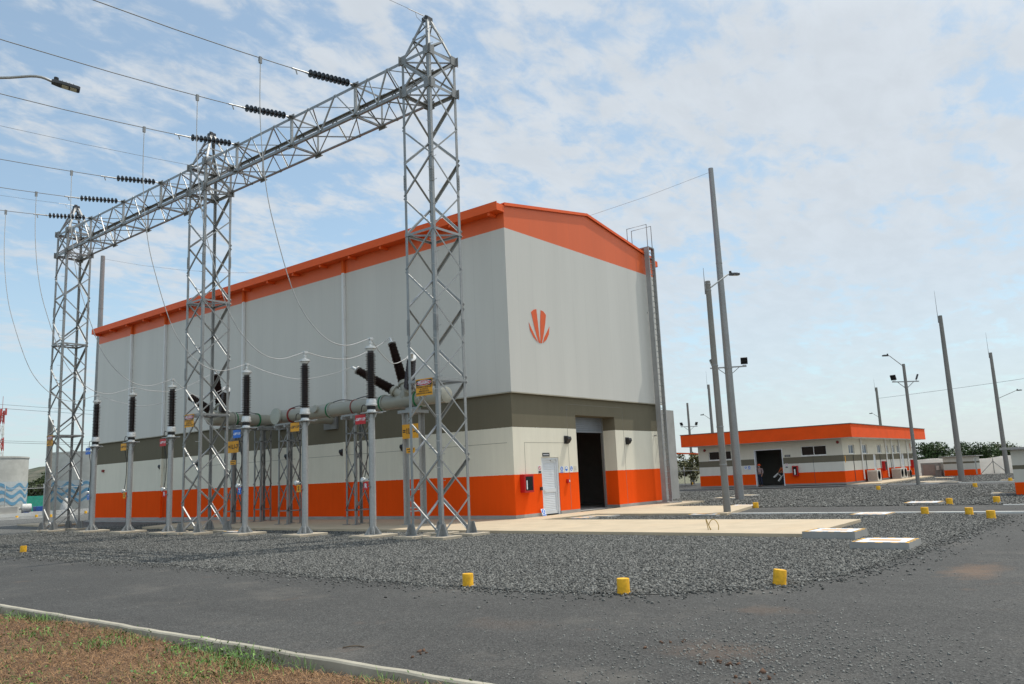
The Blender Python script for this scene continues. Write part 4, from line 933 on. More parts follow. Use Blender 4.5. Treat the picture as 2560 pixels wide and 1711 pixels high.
for dx, dy in ((-.28, .16), (.28, -.16)): m.angle((xb+dx, 2.6+dy, .02), (xb+dx, 2.6+dy, 4.2), .16, .012, (-dx, 0, 0), (0, -dy, 0)); m.angle((xb+dx, 2.6+dy, .02), (xb+dx, 2.6+dy, 4.2), .16, .012, (dx, 0, 0), (0, dy, 0)); m.cbox(xb+dx, 2.6+dy, .01, .32, .3, .02)
for z in (.5, .62, 1.3): m.bar((xb-.28, 2.76, z), (xb+.28, 2.44, z), .05)
m.bar((xb-.28, 2.76, .7), (xb+.28, 2.44, 1.8), .05); m.bar((xb-.28, 2.76, 2.9), (xb+.28, 2.44, 1.9), .05)
part('support_column', m, 'galv3', B1); part('saddle', MB().box(xb-.45, 2.2, 4.2, xb+.45, 3.0, 4.32).box(xb-.12, 2.3, 4.32, xb+.12, 2.9, 4.44), 'galv', B1)
B2 = thing('gas_insulated_bus', 'pale gas insulated duct pointing at the hall with bushings behind the middle tower', 'bus duct', (-1.8, 14.9, 0), 'gas insulated bus ducts outside the hall'); yb = 14.9; BZ2 = 4.92
bus_cyl(B2, (-3.9, yb, BZ2), (-.02, yb, BZ2), .28)
part('tee_body', MB().tube([(-3.95, yb, BZ2), (-2.95, yb, BZ2)], .33, 28).ball((-3.5, yb, BZ2+.1), .34, 20, 12).ball((-3.95, yb, BZ2), .33, 20, 10), 'bus', B2, smooth=50)
ring(B2, (-2.9, yb, BZ2), X, 'flange', .36, .07); ring(B2, (-2.8, yb, BZ2), X, 'green'); ring(B2, (-1.55, yb, BZ2), X, 'green'); ring(B2, (-.72, yb, BZ2), X)
part('wall_flange', MB().box(-.14, yb-.5, BZ2-.45, -.02, yb+.5, BZ2+.45), 'galv2', B2); part('bonding_strap', MB().tube(smoothpath([(-2.75, yb, BZ2+.32), (-2.2, yb, BZ2+.36), (-1.6, yb, BZ2+.32)]), .02, 6), 'dark', B2)
for k, d in enumerate(((-.41, -.80, .43), (.16, .48, .86), (-.13, .88, .47))): bushing(B2, (-3.48, yb, BZ2+.04), d, 3+k)
frame(B2, -3.1, -2.5, yb-.35, yb+.35, BZ2-.5, .12); frame(B2, -1.5, -.9, yb-.3, yb+.3, BZ2-.5)
JMP = ['nearest post to the near viewer-facing bushing', 'second post to the upright near bushing', 'third post to the low near bushing', 'fourth post to the far viewer-facing bushing', 'fifth post to the upright far bushing', 'farthest post to the low far bushing']
for i, y in enumerate(AY):
    a = V((AX, y, 6.36)); e = TIP[i]; h = (a+e)/2; sg = .62 if i % 3 == 0 else .55
    pts = [a, a.lerp(e, .22)-Z*sg*.62, a.lerp(e, .5)-Z*sg, a.lerp(e, .8)-Z*sg*.55, e]
    solo('jumper_cable', MB().tube(smoothpath(pts), .0135, 6), 'wireshine', 'slack bare jumper cable from the '+JMP[i], 'cable', 'jumper cables between posts and bushings', smooth=60)
# ------------------------------------------------------------------ signs on the steelwork
for i, y in enumerate(TY):
    o = V((GX-TS-.06, y-.10 if i == 0 else y+.1, 4.44))
    r_, at, u, w, n = plate_sign('danger_sign', 'yellow danger sign with red oval on the '+('nearest', 'middle', 'farthest')[i]+' lattice tower', o, -Y, -X, .70, .52, 'yellow',
        (('header', rect(-.335, .045, .335, .23), 'black', 0), ('oval_rim', [[(x, z+.1375) for x, z in ellipse(.315, .083)]], 'plate', .002), ('oval', [[(x, z+.1375) for x, z in ellipse(.303, .073)]], 'redsign', .004)), 'danger signs on the lattice towers')
    part('lettering', text(MB(), 'PELIGRO', .125, at(0, .1375)+n*.0065, u, w, n, 0, .004), 'plate', r_)
    m = MB()
    for k, s in enumerate(('PROHIBIDO ASCENDER', 'AL PORTICO', 'MIENTRAS ESTE', 'ENERGIZADA LA BAHIA')): text(m, s, .062, at(0, .005-k*.064), u, w, n, .001, .0012)
    part('warning_text', m, 'black', r_)
for s, o, ww in (('=1L1-4', V((xb-.52, 2.25, 3.48)), 'near'), ('=1L1-7', V((-3.35, 14.1, 3.55)), 'far')):
    r_, at, u, w, n = plate_sign('bay_sign', f'orange-yellow bay number sign {s} on the {ww} bushing support', o, -Y, -X, .86, .54, 'yellow', (), 'bay number signs')
    part('lettering', text(MB(), s, .29, at(0, 0), u, w, n, .002, .008, .95), 'black', r_)
    plate_sign('bay_sign', f'small yellow caption plate under the bay number sign {s}', o-Z*.72+Y*.0, -Y, -X, .46, .2, 'yellow', (('print', [rect(-.18, .03, .18, .06), rect(-.14, -.06, .12, -.03)], 'black', 0),), 'bay caption plates')
    part('sign_bracket', MB().box(o.x+.005, o.y-.3, o.z-.02, o.x+.22, o.y-.27, o.z+.02).box(o.x+.005, o.y+.2, o.z-.02, o.x+.22, o.y+.23, o.z+.02), 'galv2', r_)
# ------------------------------------------------------------------ light poles
def lamp_head(root, p, d, k=1.0):
    """road lamp head reaching along d from p"""
    p, d = V(p), V(d).normalized(); s = d.cross(Z).normalized(); n = s.cross(d); d, s = d*k, s*k; un = n; k_ = k
    h = part('lamp_head', MB().prism([(0, -.09), (.22, -.15), (.72, -.15), (.76, -.11), (.76, .11), (.72, .15), (.22, .15), (0, .09)], p-n*.035, d, s, n, .08), 'dark', root, bev=.01)
    m = MB()
    for q in range(2): m.prism([(.28+q*.22, -.12), (.46+q*.22, -.12), (.46+q*.22, .12), (.28+q*.22, .12)], p-n*.042, d, s, n, .006)
    part('lens', m, simple('lamp_lens', (.55, .55, .42), .3), h)
    part('photocell', MB().lathe([(.045, 0), (.05, .02), (.05, .09), (.02, .10)], p+d*.1+n*.045, n, 10), 'black', h, smooth=40)
    m = MB()
    for q in range(5): m.prism([(.16+q*.1, -.12), (.175+q*.1, -.12), (.175+q*.1, .12), (.16+q*.1, .12)], p+n*.045, d, s, n, .025)
    part('cooling_fins', m, 'dark', h); return h
def flood(root, p, d, s=.36):
    p, d = V(p), V(d).normalized(); a = d.cross(Z).normalized(); n = a.cross(d)
    h = part('floodlight', MB().obox(p, a*s/2, n*s*.5, d*.045), 'dark', root, bev=.01)
    m = MB()
    for k in range(2): m.obox(p+d*.048+n*(s*.23*(1 if k else -1)), a*s*.43, n*s*.2, d*.004)
    part('lens', m, 'glass', h); part('bracket', MB().bar(p-n*s*.5-Z*.06-a*.1, p-n*s*.5-Z*.06+a*.1, .04, .03), 'galv2', h)
def pole(label, x, y, h, r0, r1, mat='pole', z0=-.1, spike=0, lamp=None, lampz=None, floods=(), fz=5.4, bands=(), cat='light pole', name='light_pole', armlen=1.0, col=None):
    t = thing(name, label, cat, (x, y, z0))
    nn = 12
    part('shaft', MB().tube([(x, y, z0-.2), (x, y, h*.5), (x, y, h)], [r0, (r0+r1)/2, r1], nn), mat, t, smooth=50)
    b = MB()
    for z in bands: rr = r0+(r1-r0)*z/h; b.lathe([(rr+.002, z), (rr+.012, z+.005), (rr+.012, z+.045), (rr+.002, z+.05)], (x, y, 0), Z, nn)
    if bands: part('clamp_band', b, 'galv2', t)
    if spike: part('lightning_rod', MB().tube([(x-.03, y+r1+.02, h-.5), (x-.03, y+r1+.02, h+spike)], [.022, .008], 6), 'galv2', t)
    if lamp:
        d = V(lamp).normalized(); z = lampz; dx = V((d.x, d.y, 0)).normalized(); p = V((x, y, z)); rr = r0+(r1-r0)*z/h
        part('lamp_arm', MB().tube([p+dx*rr, p+d*armlen, p+d*armlen+dx*.1], .028, 8), 'galv3', t, smooth=60)
        lamp_head(t, p+d*armlen+dx*.06, dx+Z*.02, .56)
    if floods:
        ax = V(floods[0]).normalized(); p = V((x, y, fz))
        m = MB().bar(p-ax*.95+X*0, p+ax*.95, .07, .07, Z); m.bar(p-ax*.6, p-Z*.42-ax*.08, .035).bar(p+ax*.6, p-Z*.42+ax*.08, .035); part('cross_arm', m, 'galv', t)
        for s, d in zip((-1, 1), floods[1:]): flood(t, p+ax*.85*s+Z*.30, d)
    return t
rv = V((.62, -.785, 0))     # across the yard
pole('short concrete light pole at the slab corner, lamp arm at its top', 3.75, -6.99, 8.75, .135, .10, spike=.55, lamp=(.62, -.55, .5), lampz=8.5, bands=(8.6, 8.35, 5.43, 3.1, 1.7))
pole('tallest tapered steel mast, with floodlights low down, just behind the short concrete light pole', 15.86, -2.32, 18.1, .235, .135, MT['galv2'], floods=((.5, -.86, 0), (-.5, .8, -.3), (-.85, -.4, -.3)), fz=6.88, bands=(6.8, 12.6), cat='mast', name='steel_mast')
pole('grey light pole with two floodlights and a lamp arm leaning left', 33.83, -7.02, 7.95, .13, .095, lamp=(-.55, .6, .62), lampz=7.85, floods=((.7, -.7, 0), (-.9, .2, -.4), (.3, -.9, -.35)), fz=6.75, bands=(7.8, 6.4, 3.2), armlen=1.15)
pole('tall grey pole with lightning rod right of the service building', 37.2, -9.02, 11.4, .20, .13, spike=1.8, bands=(5.2,), cat='mast', name='concrete_mast')
pole('grey pole near the right edge with a silver lamp arm reaching right', 60.75, -8.68, 11.0, .21, .13, spike=1.9, lamp=(.3, -.9, .35), lampz=6.75, bands=(6.7, 3.1), armlen=1.7)
pole('far pole with two small floodlights left of the service building', 56.71, 20.34, 8.75, .15, .11, floods=((.7, -.7, 0), (-.9, .3, -.4), (-.2, -.95, -.35)), fz=6.15, bands=(6.1,))
pole('far pole with lightning rod behind the left half of the service building', 64.87, 21.41, 11.4, .2, .14, spike=1.7, lamp=(-.7, .55, .5), lampz=7.3, bands=(7.2,), cat='mast', name='concrete_mast')
pole('far grey pole rising behind the right half of the service building roof', 91.9, 9.4, 11.4, .22, .16, spike=1.2, lamp=(-.6, .7, .5), lampz=7.4, bands=(7.4,), cat='mast', name='concrete_mast')
pole('tall steel mast behind the far left end of the hall', 1.6, 39.3, 19.0, .24, .15, MT['galv2'], bands=(11.0, 15), cat='mast', name='steel_mast')
pole('grey concrete pole standing behind the farthest lattice tower', -.21, 42.3, 7.05, .22, .16, bands=(3.5,), cat='mast', name='concrete_mast')
t = thing('street_lamp', 'street lamp whose silver arm reaches in from the left edge', 'street lamp', (-20.4, 1.2, -.1))
part('shaft', MB().tube([(-20.4, 1.2, -.3), (-20.4, 1.2, 11.1)], [.12, .075], 12), 'galv', t, smooth=40)
hp, hd = V((-17.66, -.82, 11.16)), V((.90, -.32, -.13))
part('lamp_arm', MB().tube(smoothpath([(-20.4, 1.2, 11.0), (-19.4, .55, 11.15), (-18.47, -.1, 11.21), (-17.95, -.72, 11.22), hp+hd*.08], 5), .031, 10), 'galv3', t, smooth=60)
lamp_head(t, hp, hd, .78)
# ------------------------------------------------------------------ wires between masts
def span(label, a, b, sag, r=.008, grp=None, k=12):
    a, b = V(a), V(b); pts = [a.lerp(b, i/k)-Z*sag*4*(i/k)*(1-i/k) for i in range(k+1)]
    return solo('overhead_wire', MB().tube(pts, r, 5), 'wire', label, 'cable', grp)
span('thin earth wire strung from the tallest mast over the hall roof', (15.86, -2.32, 17.9), (1.6, 39.3, 18.8), 3.0)
span('thin overhead wire running right from the far pole above the service building', (91.9, 9.4, 9.9), (70, -26, 10.3), .25, .02)
for i, (z0, z1) in enumerate(((18.6, 14.3), (18.0, 13.6), (12.2, 9.6), (11.9, 9.3))):
    span(('upper', 'second', 'third', 'lowest')[i]+' of the four distant power lines crossing behind the farthest tower', (8, 134, z0), (60, 109, z1), .6, .03, 'distant power lines at the left')
# ------------------------------------------------------------------ yellow marker posts
proto = None
BOL = [(-13.98, 9.16, 'at the left edge of the gravel bed'), (-14.68, -10.64, 'on the gravel edge, leftmost of the three in front'), (-14.4, -13.42, 'with a dark scuff, middle of the three in front'),
       (-12.82, -15.13, 'tilted, at the curve of the gravel bed'), (3.3, -13.75, 'on the white kerb, nearest the striped cover'), (2.84, -15.06, 'second along the white kerb'), (1.24, -15.86, 'at the right corner of the gravel bed'),
       (9.02, -13.4, 'across the cross road beside the flat striped cover'), (9.67, -14.84, 'across the cross road, right of the flat striped cover'), (26.75, -11.44, 'far out on the second gravel bed towards the kiosk'),
       (26.04, -6.53, 'far out in front of the service building corner'), (35.9, -12.0, 'beside the kiosk at the far kerb'), (8.15, -6.3, 'at the end of the drive slab behind the light pole'), (54.65, 19.52, 'far away at the foot of the floodlight pole'),
       (3.56, 57.8, 'far left, first along the distant kerb'), (4.92, 57.3, 'far left, second along the distant kerb'), (4.77, 54.03, 'far left, behind the farthest tower'), (10.26, 60.03, 'far left, beside the farthest arrester post')]
for i, (x, y, w) in enumerate(BOL):
    lab = 'short yellow marker post '+w
    if proto is None:
        t = proto = tag(part('marker_post', MB().lathe([(.095, -.08), (.095, .205), (.090, .214), (.03, .215)], (0, 0, 0), Z, 18), 'bol', None, smooth=40), lab, 'marker post', 'yellow marker posts'); t.location = (x, y, -.1)
        part('foot_collar', MB().lathe([(.101, -.05), (.101, .02), (.096, .022)], (x, y, -.1), Z, 18), 'bol', t); index_kids()
    else:
        c = clone(proto, (x, y, -.1), lab, rnd.uniform(0, 6)); s = rnd.uniform(.94, 1.05); c.scale = (s, s, s)
        if i == 3: c.rotation_euler = (.05, .12, -.6)
        if i > 3: c.scale = (s*1.2, s*1.2, s*1.05)
# ------------------------------------------------------------------ concrete covers with striped rims
def cover(label, pts, z0, z1, striped=True, panels=3, name='duct_cover'):
    P = [V((a, b_, 0)) for a, b_ in pts]; c = sum(P, V((0, 0, 0)))/len(P)
    t = thing(name, label, 'duct cover', (c.x, c.y, z0))
    part('slab', MB().prism(pts[::-1], (0, 0, z0-.05), X, Y, Z, z1-z0+.05), 'conc', t, bev=.008)
    ins = [c+(p-c)*.84 for p in P]
    if striped:
        for col in (0, 1):
            m = MB(); q = 0
            for i in range(len(P)):
                a, b_ = P[i], P[(i+1) % len(P)]; a2, b2 = ins[i], ins[(i+1) % len(P)]; n = max(4, int((b_-a).length/.14))
                for k in range(n):
                    if (k+col) % 2: continue
                    f0, f1 = k/n, (k+1)/n; s2 = len(m.v)
                    m.v += [V((*w.xy, z1+.003)) for w in (a.lerp(b_, f0), a.lerp(b_, f1), a2.lerp(b2, f1), a2.lerp(b2, f0))]; m.f.append((s2, s2+1, s2+2, s2+3))
            part('rim_stripes', m, 'bol' if col else 'dark', t, label='yellow rim dashes' if col else 'black rim dashes')
    m = MB(); a, b_, c_, d = ins
    for k in range(panels):
        f0, f1 = k/panels+.012, (k+1)/panels-.012; s2 = len(m.v)
        m.v += [V((*w.xy, z1+.004)) for w in (a.lerp(b_, f0), a.lerp(b_, f1), d.lerp(c_, f1), d.lerp(c_, f0))]; m.f.append((s2, s2+1, s2+2, s2+3))
    part('lid', m, 'plate' if striped else 'slab', t)
    if striped:
        m = MB(); e = (a+c_)/2; m.sheet([(e.x-.12, e.y-.3), (e.x+.1, e.y-.3), (e.x+.1, e.y+.3), (e.x-.12, e.y+.3)], z1+.006); part('centre_mark', m, 'yellow', t)
    return t
cover('thick striped concrete cover nearest the road, standing clear of the slab', [(-7.7, -14.65), (-6.6, -14.65), (-6.5, -15.72), (-7.65, -15.75)], -.1, .04)
cover('thick striped concrete cover overlapping the corner of the pale slab', [(-5.66, -13.0), (-4.6, -13.03), (-4.62, -14.18), (-5.72, -14.2)], -.1, .075)
cover('flat striped cover on the white kerb of the cross road', [(2.45, -11.7), (3.6, -11.7), (3.55, -12.85), (2.4, -12.85)], -.1, -.045)
cover('flat striped cover on the gravel across the cross road', [(9.0, -11.8), (10.3, -11.75), (10.3, -13.0), (8.95, -13.05)], -.1, -.03)
cover('narrow striped cover at the foot of the short concrete light pole', [(2.55, -5.95), (3.45, -5.85), (3.45, -7.0), (2.55, -7.1)], -.1, -.03)
cover('flat striped cover behind the short concrete light pole', [(8.7, -4.9), (9.5, -4.85), (9.3, -6.0), (8.6, -6.1)], -.1, -.03)
cover('flat striped cover in the slot between the walkway and the drive', [(.75, -1.85), (1.75, -1.95), (1.75, -2.65), (.75, -2.7)], -.1, -.03)
cover('long pale cover strip along the near edge of the drive', [(2.0, -1.8), (2.9, -1.75), (2.9, -2.9), (2.0, -2.9)], -.1, -.035, False)
for w, pts in (('beside the tall grey pole with the lightning rod', [(35.6, -7.0), (36.6, -6.9), (36.0, -9.2), (35.0, -9.2)]), ('behind the tall grey pole with the lightning rod', [(37.6, -5.6), (40.6, -6.2), (38.8, -8.4), (37.0, -7.6)]),
               ('far out by the striped kiosk with the thin roof', [(48.8, -5.0), (50.8, -4.7), (49.6, -6.3), (48.2, -6.3)]), ('near the right edge before the far kerb', [(36.5, -11.3), (37.6, -11.2), (37.2, -12.4), (36.2, -12.4)]), ('beside the base of the cut off kiosk', [(16.2, -13.7), (17.2, -13.6), (17.1, -14.7), (16.2, -14.7)]),
               ('left of the tall steel mast', [(16.6, -.4), (17.8, -.3), (17.5, -1.6), (16.5, -1.6)]), ('close behind the tall steel mast', [(19.6, -.2), (21, 0), (20.6, -1.5), (19.4, -1.5)])):
    cover('low pale concrete cover '+w, pts, -.1, -.02, False)
MT['hookm'] = simple('yellowed_steel', (.32, .21, .04), .5)
for lab, pts in (('thin yellow lifting hoop on the pale slab, the round right one', [(-4.4, -10.12, 0), (-4.41, -10.09, .13), (-4.4, -10.15, .24), (-4.4, -10.23, .275), (-4.4, -10.31, .22), (-4.4, -10.36, .11), (-4.4, -10.35, 0)]),
                 ('thin yellow lifting bar on the pale slab, the forked left one', [(-4.4, -10.06, 0), (-4.4, -10.04, .13), (-4.4, -10.01, .27), (-4.4, -10.03, .25), (-4.4, -10.08, .12), (-4.4, -10.14, 0)])):
    t = thing('lifting_hoop', lab, 'lifting hoop', (-4.4, pts[0][1], 0), 'yellow lifting hoops on the slab'); part('hoop', MB().tube(smoothpath(pts, 4), .011, 6), 'hookm', t, smooth=60)
for i, y in enumerate((9.1,)):
    cover('small yellow edged pit cover between the middle tower and the third arrester post', [(-6.9, 8.2), (-6.0, 8.25), (-6.0, 9.2), (-6.9, 9.2)], -.1, -.01)
# ------------------------------------------------------------------ far left: tanks, fences, drums
FL = V((.62, .785, 0)).normalized()
def tank(label, c, r, h, waves):
    t = thing('water_tank', label, 'tank', (c[0], c[1], 0))
    part('shell', MB().lathe([(r, -.1), (r, h), (r+.06, h+.002), (r+.06, h+.16), (r-.2, h+.17)], (c[0], c[1], 0), Z, 48), 'tank', t, smooth=40)
    m = MB(); k = 48
    for j in range(k):     # painted mural band standing 6 mm proud
        a0, a1 = 2*math.pi*j/k, 2*math.pi*(j+1)/k; rr = r+.006
        s2 = len(m.v); m.v += [V((c[0]+rr*math.cos(a), c[1]+rr*math.sin(a), z)) for a, z in ((a0, 1.0), (a1, 1.0), (a1, 3.25), (a0, 3.25))]; m.f.append((s2, s2+1, s2+2, s2+3))
    part('mural', m, 'palew', t); k = 200
    for q in range(3):
        m = MB()
        for j in range(k):
            a0, a1 = 2*math.pi*j/k, 2*math.pi*(j+1)/k; rr = r+.014+.004*q; z = lambda a: 1.12+q*.72+.24*math.sin(a*13+q*.5)
            s2 = len(m.v); m.v += [V((c[0]+rr*math.cos(a), c[1]+rr*math.sin(a), zz)) for a, zz in ((a0, z(a0)), (a1, z(a1)), (a1, z(a1)+.33), (a0, z(a0)+.33))]; m.f.append((s2, s2+1, s2+2, s2+3))
        part('wave_stripe', m, 'bluew', t)
    return t
tank('large concrete tank with blue wave mural at the far left edge', (5.4, 74.2), 4.7, 5.6, 3)
tank('second concrete tank with blue wave mural behind the farthest tower', (16.6, 75.5), 3.6, 6.2, 3)
solo('boundary_wall', MB().box(-22, 75.6, -.2, 5.0, 76.0, .35).box(-22, 63.0, -.2, 6.6, 63.3, .22), 'white_kerb', 'low pale boundary wall far left in front of the wave tanks', 'wall')
solo('retaining_kerb', MB().box(6.6, 63.0, -.2, 19, 63.3, .30), 'white_kerb', 'low white capped retaining wall at the foot of the white cone', 'wall')
solo('pump_plinth', MB().box(2.2, 63.3, -.2, 5.6, 65.5, .85), 'conc', 'grey concrete plinth at the far left edge under the first tank', 'plinth', bev=.02)
solo('white_cone_tank', MB().lathe([(.52, 0), (.52, .3), (.40, .75), (.2, 1.28), (.08, 1.42)], (10.6, 65.2, 0), Z, 24), 'drum', 'white cone shaped tank lid behind the farthest tower', 'tank', smooth=30)
t = thing('white_drum', 'white drum lying on its side left of the concrete pole', 'drum', (6.9, 65, 0)); part('barrel', MB().lathe([(.38, 0), (.42, .05), (.42, .75), (.36, .8)], (7.25, 64.6, .62), (-1, .3, 0), 20), 'drum', t, smooth=40); part('spout', MB().lathe([(.12, .8), (.12, .98), (.16, 1.0)], (7.25, 64.6, .62), (-1, .3, 0), 12), 'drum', t, smooth=40); part('cradle', MB().box(6.5, 64.3, -.1, 7.2, 65, .25), 'bluebin', t)
solo('blue_crate', MB().box(7.3, 63.6, -.1, 8.5, 64.4, .75), 'bluebin', 'blue plastic crate beside the lying white drum', 'crate', bev=.02)
solo('green_fence_net', MB().box(9.0, 84.0, -.1, 27, 84.05, 1.75), 'greennet', 'bright green net fence far left below the trees', 'fence')
def chain_fence(label, a, b_, n, h, rail=True):
    a, b_ = V(a), V(b_); t = thing('chain_link_fence', label, 'fence', a.lerp(b_, .5)); d = (b_-a).normalized(); s = d.cross(Z)
    for i in range(n+1):
        p = a.lerp(b_, i/n); part('post', MB().tube([p-Z*.1, p+Z*h, p+Z*(h+.38)-s*.3], .035, 6), 'galv3', t)
    part('top_rail', MB().tube([a+Z*h, b_+Z*h], .03, 6), 'galv3', t)
    m = MB()
    L_ = (b_-a).length
    for i in range(int(L_/.35)):
        p = a+d*(i*.35); e = h; m.bar(p, p+d*min(.35*5, L_-i*.35)*1+Z*h*min(1, (L_-i*.35)/(.35*5)), .006, .006); m.bar(p+Z*h, p+d*min(.35*5, L_-i*.35)+Z*h*(1-min(1, (L_-i*.35)/(.35*5))), .006, .006)
    for k in (1, 2): m.tube([a+Z*(h+.15*k)-s*.12*k, b_+Z*(h+.15*k)-s*.12*k], .006, 4)
    part('wire_mesh', m, 'galv2', t)
chain_fence('chain link fence with angled tops far left in front of the wave tanks', (1.5, 64.2, 0), (20, 60.6, 0), 6, 2.45)
chain_fence('chain link fence with angled tops between the fire wall and the service building', (42, 20.5, -.1), (47.6, 10.2, -.1), 4, 1.5)
# red and white lattice mast on the horizon
t = thing('radio_mast', 'red and white lattice radio mast on the far left horizon', 'mast', (46.9, 188.2, 0))
for k in range(7):
    m = MB(); z0, z1 = k*3.1, (k+1)*3.1; w0, w1 = .75-k*.06, .75-(k+1)*.06
    for a, b_ in ((1, 1), (1, -1), (-1, -1), (-1, 1)): m.bar((46.9+a*w0, 188.2+b_*w0, z0), (46.9+a*w1, 188.2+b_*w1, z1), .14)
    for a, b_, c_, d in ((1, 1, 1, -1), (1, -1, -1, -1), (-1, -1, -1, 1), (-1, 1, 1, 1)): m.bar((46.9+a*w0, 188.2+b_*w0, z0), (46.9+c_*w1, 188.2+d*w1, z1), .09).bar((46.9+c_*w0, 188.2+d*w0, z0), (46.9+a*w1, 188.2+b_*w1, z1), .09)
    part('section', m, 'mastr' if k % 2 == 0 else 'white', t)
part('antenna', MB().box(46.2, 187.4, 20.4, 46.6, 187.7, 22.0).box(47.3, 187.4, 20.6, 47.6, 187.7, 22.2).tube([(46.9, 188.2, 21.5), (46.9, 188.2, 25)], .05, 5), 'mastr', t)
# white shade-net fence to the right, with braced posts
m = MB(); ns = 60
p0, p1 = V((66.5, 8, 0)), V((60.2, -30, 0))
for i in range(ns+1):
    f = i/ns; q = p0.lerp(p1, f); h = 1.42+.10*math.sin(f*31)+.03*math.sin(f*77); bul = .10*math.sin(f*50)
    m.v += [V((q.x, q.y, -.2)), V((q.x+bul, q.y, .7)), V((q.x+.02, q.y, h)), V((q.x+.06, q.y, h)), V((q.x+bul+.05, q.y, .7)), V((q.x+.05, q.y, -.2))]
for i in range(ns):
    for k in range(5): a = i*6+k; m.f.append((a, a+1, a+7, a+6))
t = thing('shade_net_fence', 'long sagging white shade net fence beyond the service building at the right', 'fence', (63, -8, 0)); part('net', m, 'net', t, smooth=60)
for i in range(11):
    q = p0.lerp(p1, i/10)-V((.06, 0, 0)); part('post', MB().tube([q-Z*.1, q+Z*1.3], .035, 6), 'galv2', t)
    if i in (3, 7, 4): part('brace', MB().tube([q+Z*1.05, q+V((-.1, 1.1, -.1))], .03, 6).tube([q+Z*1.05, q+V((-.1, -1.1, -.1))], .03, 6), 'galv2', t)
# ------------------------------------------------------------------ hills and trees
def hill(x0, y0, ang, L_, prof, depth):
    d = V((math.cos(ang), math.sin(ang), 0)); n = V((-d.y, d.x, 0)); m = MB(); k = len(prof); rows = 9
    for j in range(rows):
        f = j/(rows-1); e = math.sin(f*math.pi*.5)
        for i, h in enumerate(prof):
            p = V((x0, y0, 0))+d*(L_*i/(k-1))+n*(f*depth); m.v.append(V((p.x+rnd.uniform(-6, 6), p.y+rnd.uniform(-6, 6), h*e+rnd.uniform(-1, 1)*h*.05*(j > 0 and j < rows-1)-.5*(j == 0))))
    m.f = [(j*k+i, j*k+i+1, (j+1)*k+i+1, (j+1)*k+i) for j in range(rows-1) for i in range(k-1)]; return m
pr = [max(4, 27+6*math.sin(i*.42)+3*math.sin(i*1.3+1)+1.6*math.sin(i*2.9)+rnd.uniform(-.8, .8)) for i in range(70)]
struct('hills', hill(-420, 900, R(-18), 1500, pr, 260), 'hill', smooth=80)
def limbs(mb, base, h, r, seed, n=5, spread=.45):
    q = random.Random(seed); b_ = V(base); top = b_+V((q.uniform(-.05, .05)*h, q.uniform(-.05, .05)*h, h*.62))
    mb.tube([b_, b_.lerp(top, .5)+V((q.uniform(-.03, .03)*h, 0, 0)), top], [r, r*.7, r*.35], 7); ends = [top]
    for k in range(n):
        a = q.uniform(0, 6.28); s = b_.lerp(top, q.uniform(.35, .95)); e = s+V((math.cos(a)*spread*h*.6, math.sin(a)*spread*h*.6, q.uniform(.12, .34)*h)); mb.tube([s, s.lerp(e, .5)+Z*h*.03, e], [r*.4, r*.25, r*.1], 5); ends.append(e)
    return ends
def tree(label, x, y, h, w, mat, n, seed, z0=0, low=.25, sz=None, cat='tree', name='tree', group=None, pal=False):
    global rs
    t = thing(name, label, cat, (x, y, z0), group); mb = MB(); ends = limbs(mb, (x, y, z0-.3), h, max(.06, h*.022), seed); part('trunk', mb, 'bark', t, smooth=60)
    rg = np.random.default_rng(seed); rs = rg
    k = 26; cs = np.stack([rg.normal(0, .30, k)*w, rg.normal(0, .30, k)*w, low*h+(1-low)*h*(.12+.76*rg.random(k))], 1)
    f = 1-np.abs((cs[:, 2]/h-low)/(1-low)-.45)*.9; cs[:, :2] *= f[:, None]
    for e in ends: cs = np.concatenate([cs, [[e.x-x, e.y-y, e.z-z0]]])
    cr = rg.uniform(.13, .24, len(cs))*w; idx = rg.integers(0, len(cs), n); d = rg.normal(size=(n, 3)); d /= np.linalg.norm(d, axis=1)[:, None]
    p = cs[idx]+d*(cr[idx]*rg.random(n)**.45)[:, None]*np.array([1, 1, .75]); p[:, 2] = np.clip(p[:, 2], .08*h, h*1.02); p += np.array([x, y, z0])
    s = sz or h*.035; tone = np.clip(rg.normal(.38, .2, n)+(rg.random(len(cs))[idx]-.5)*.55, 0, 1)
    o = leaf_faces('crown', p-np.array([x, y, z0]), s*.5, s*1.15, mat, .9, tone=tone); o.parent = t; return t
spec = [('dense dark round tree just right of the service building, behind the white net', 92, 3.2, 3.50, 5.70, 'leafD', 4200), ('dark bushy tree second right of the service building', 96, -1.0, 3.30, 4.94, 'leafD', 3600), ('loose olive tree with thin top in the gap before the tall grey pole', 99, -4.0, 3.56, 5.13, 'leafM', 2600),
        ('low olive bush line tree behind the tall grey pole', 101, -8.2, 2.38, 5.70, 'leafM', 2600), ('broad palm-like tree right of the tall grey pole', 99, -11.2, 3.37, 5.89, 'leafD', 3200), ('broad dark tree left of the pole at the right edge', 97, -14.2, 3.30, 5.32, 'leafM', 3200),
        ('tree with flat top at the right edge above the cut off kiosk', 96, -17.6, 3.50, 6.08, 'leafD', 3200), ('tree at the very right edge behind the cut off kiosk', 97, -22.5, 3.43, 5.70, 'leafM', 1200)]
for i, (lb, x, y, h, w, mt, n) in enumerate(spec): tree(lb, x, y, h, w, mt, n, 40+i, 0, .08, .17, group='trees beyond the white shade net')
spec = [('yellowish leafy tree left of the service building, under the orange shade sail', 52.3, 18.4, 3.5, 2.9, 'leafY', 2600), ('darker leafy shrub low behind the fence left of the service building', 50.2, 20.3, 2.8, 2.6, 'leafY', 1500)]
for i, (lb, x, y, h, w, mt, n) in enumerate(spec): tree(lb, x, y, h, w, mt, n, 60+i, 0, .05, .13)
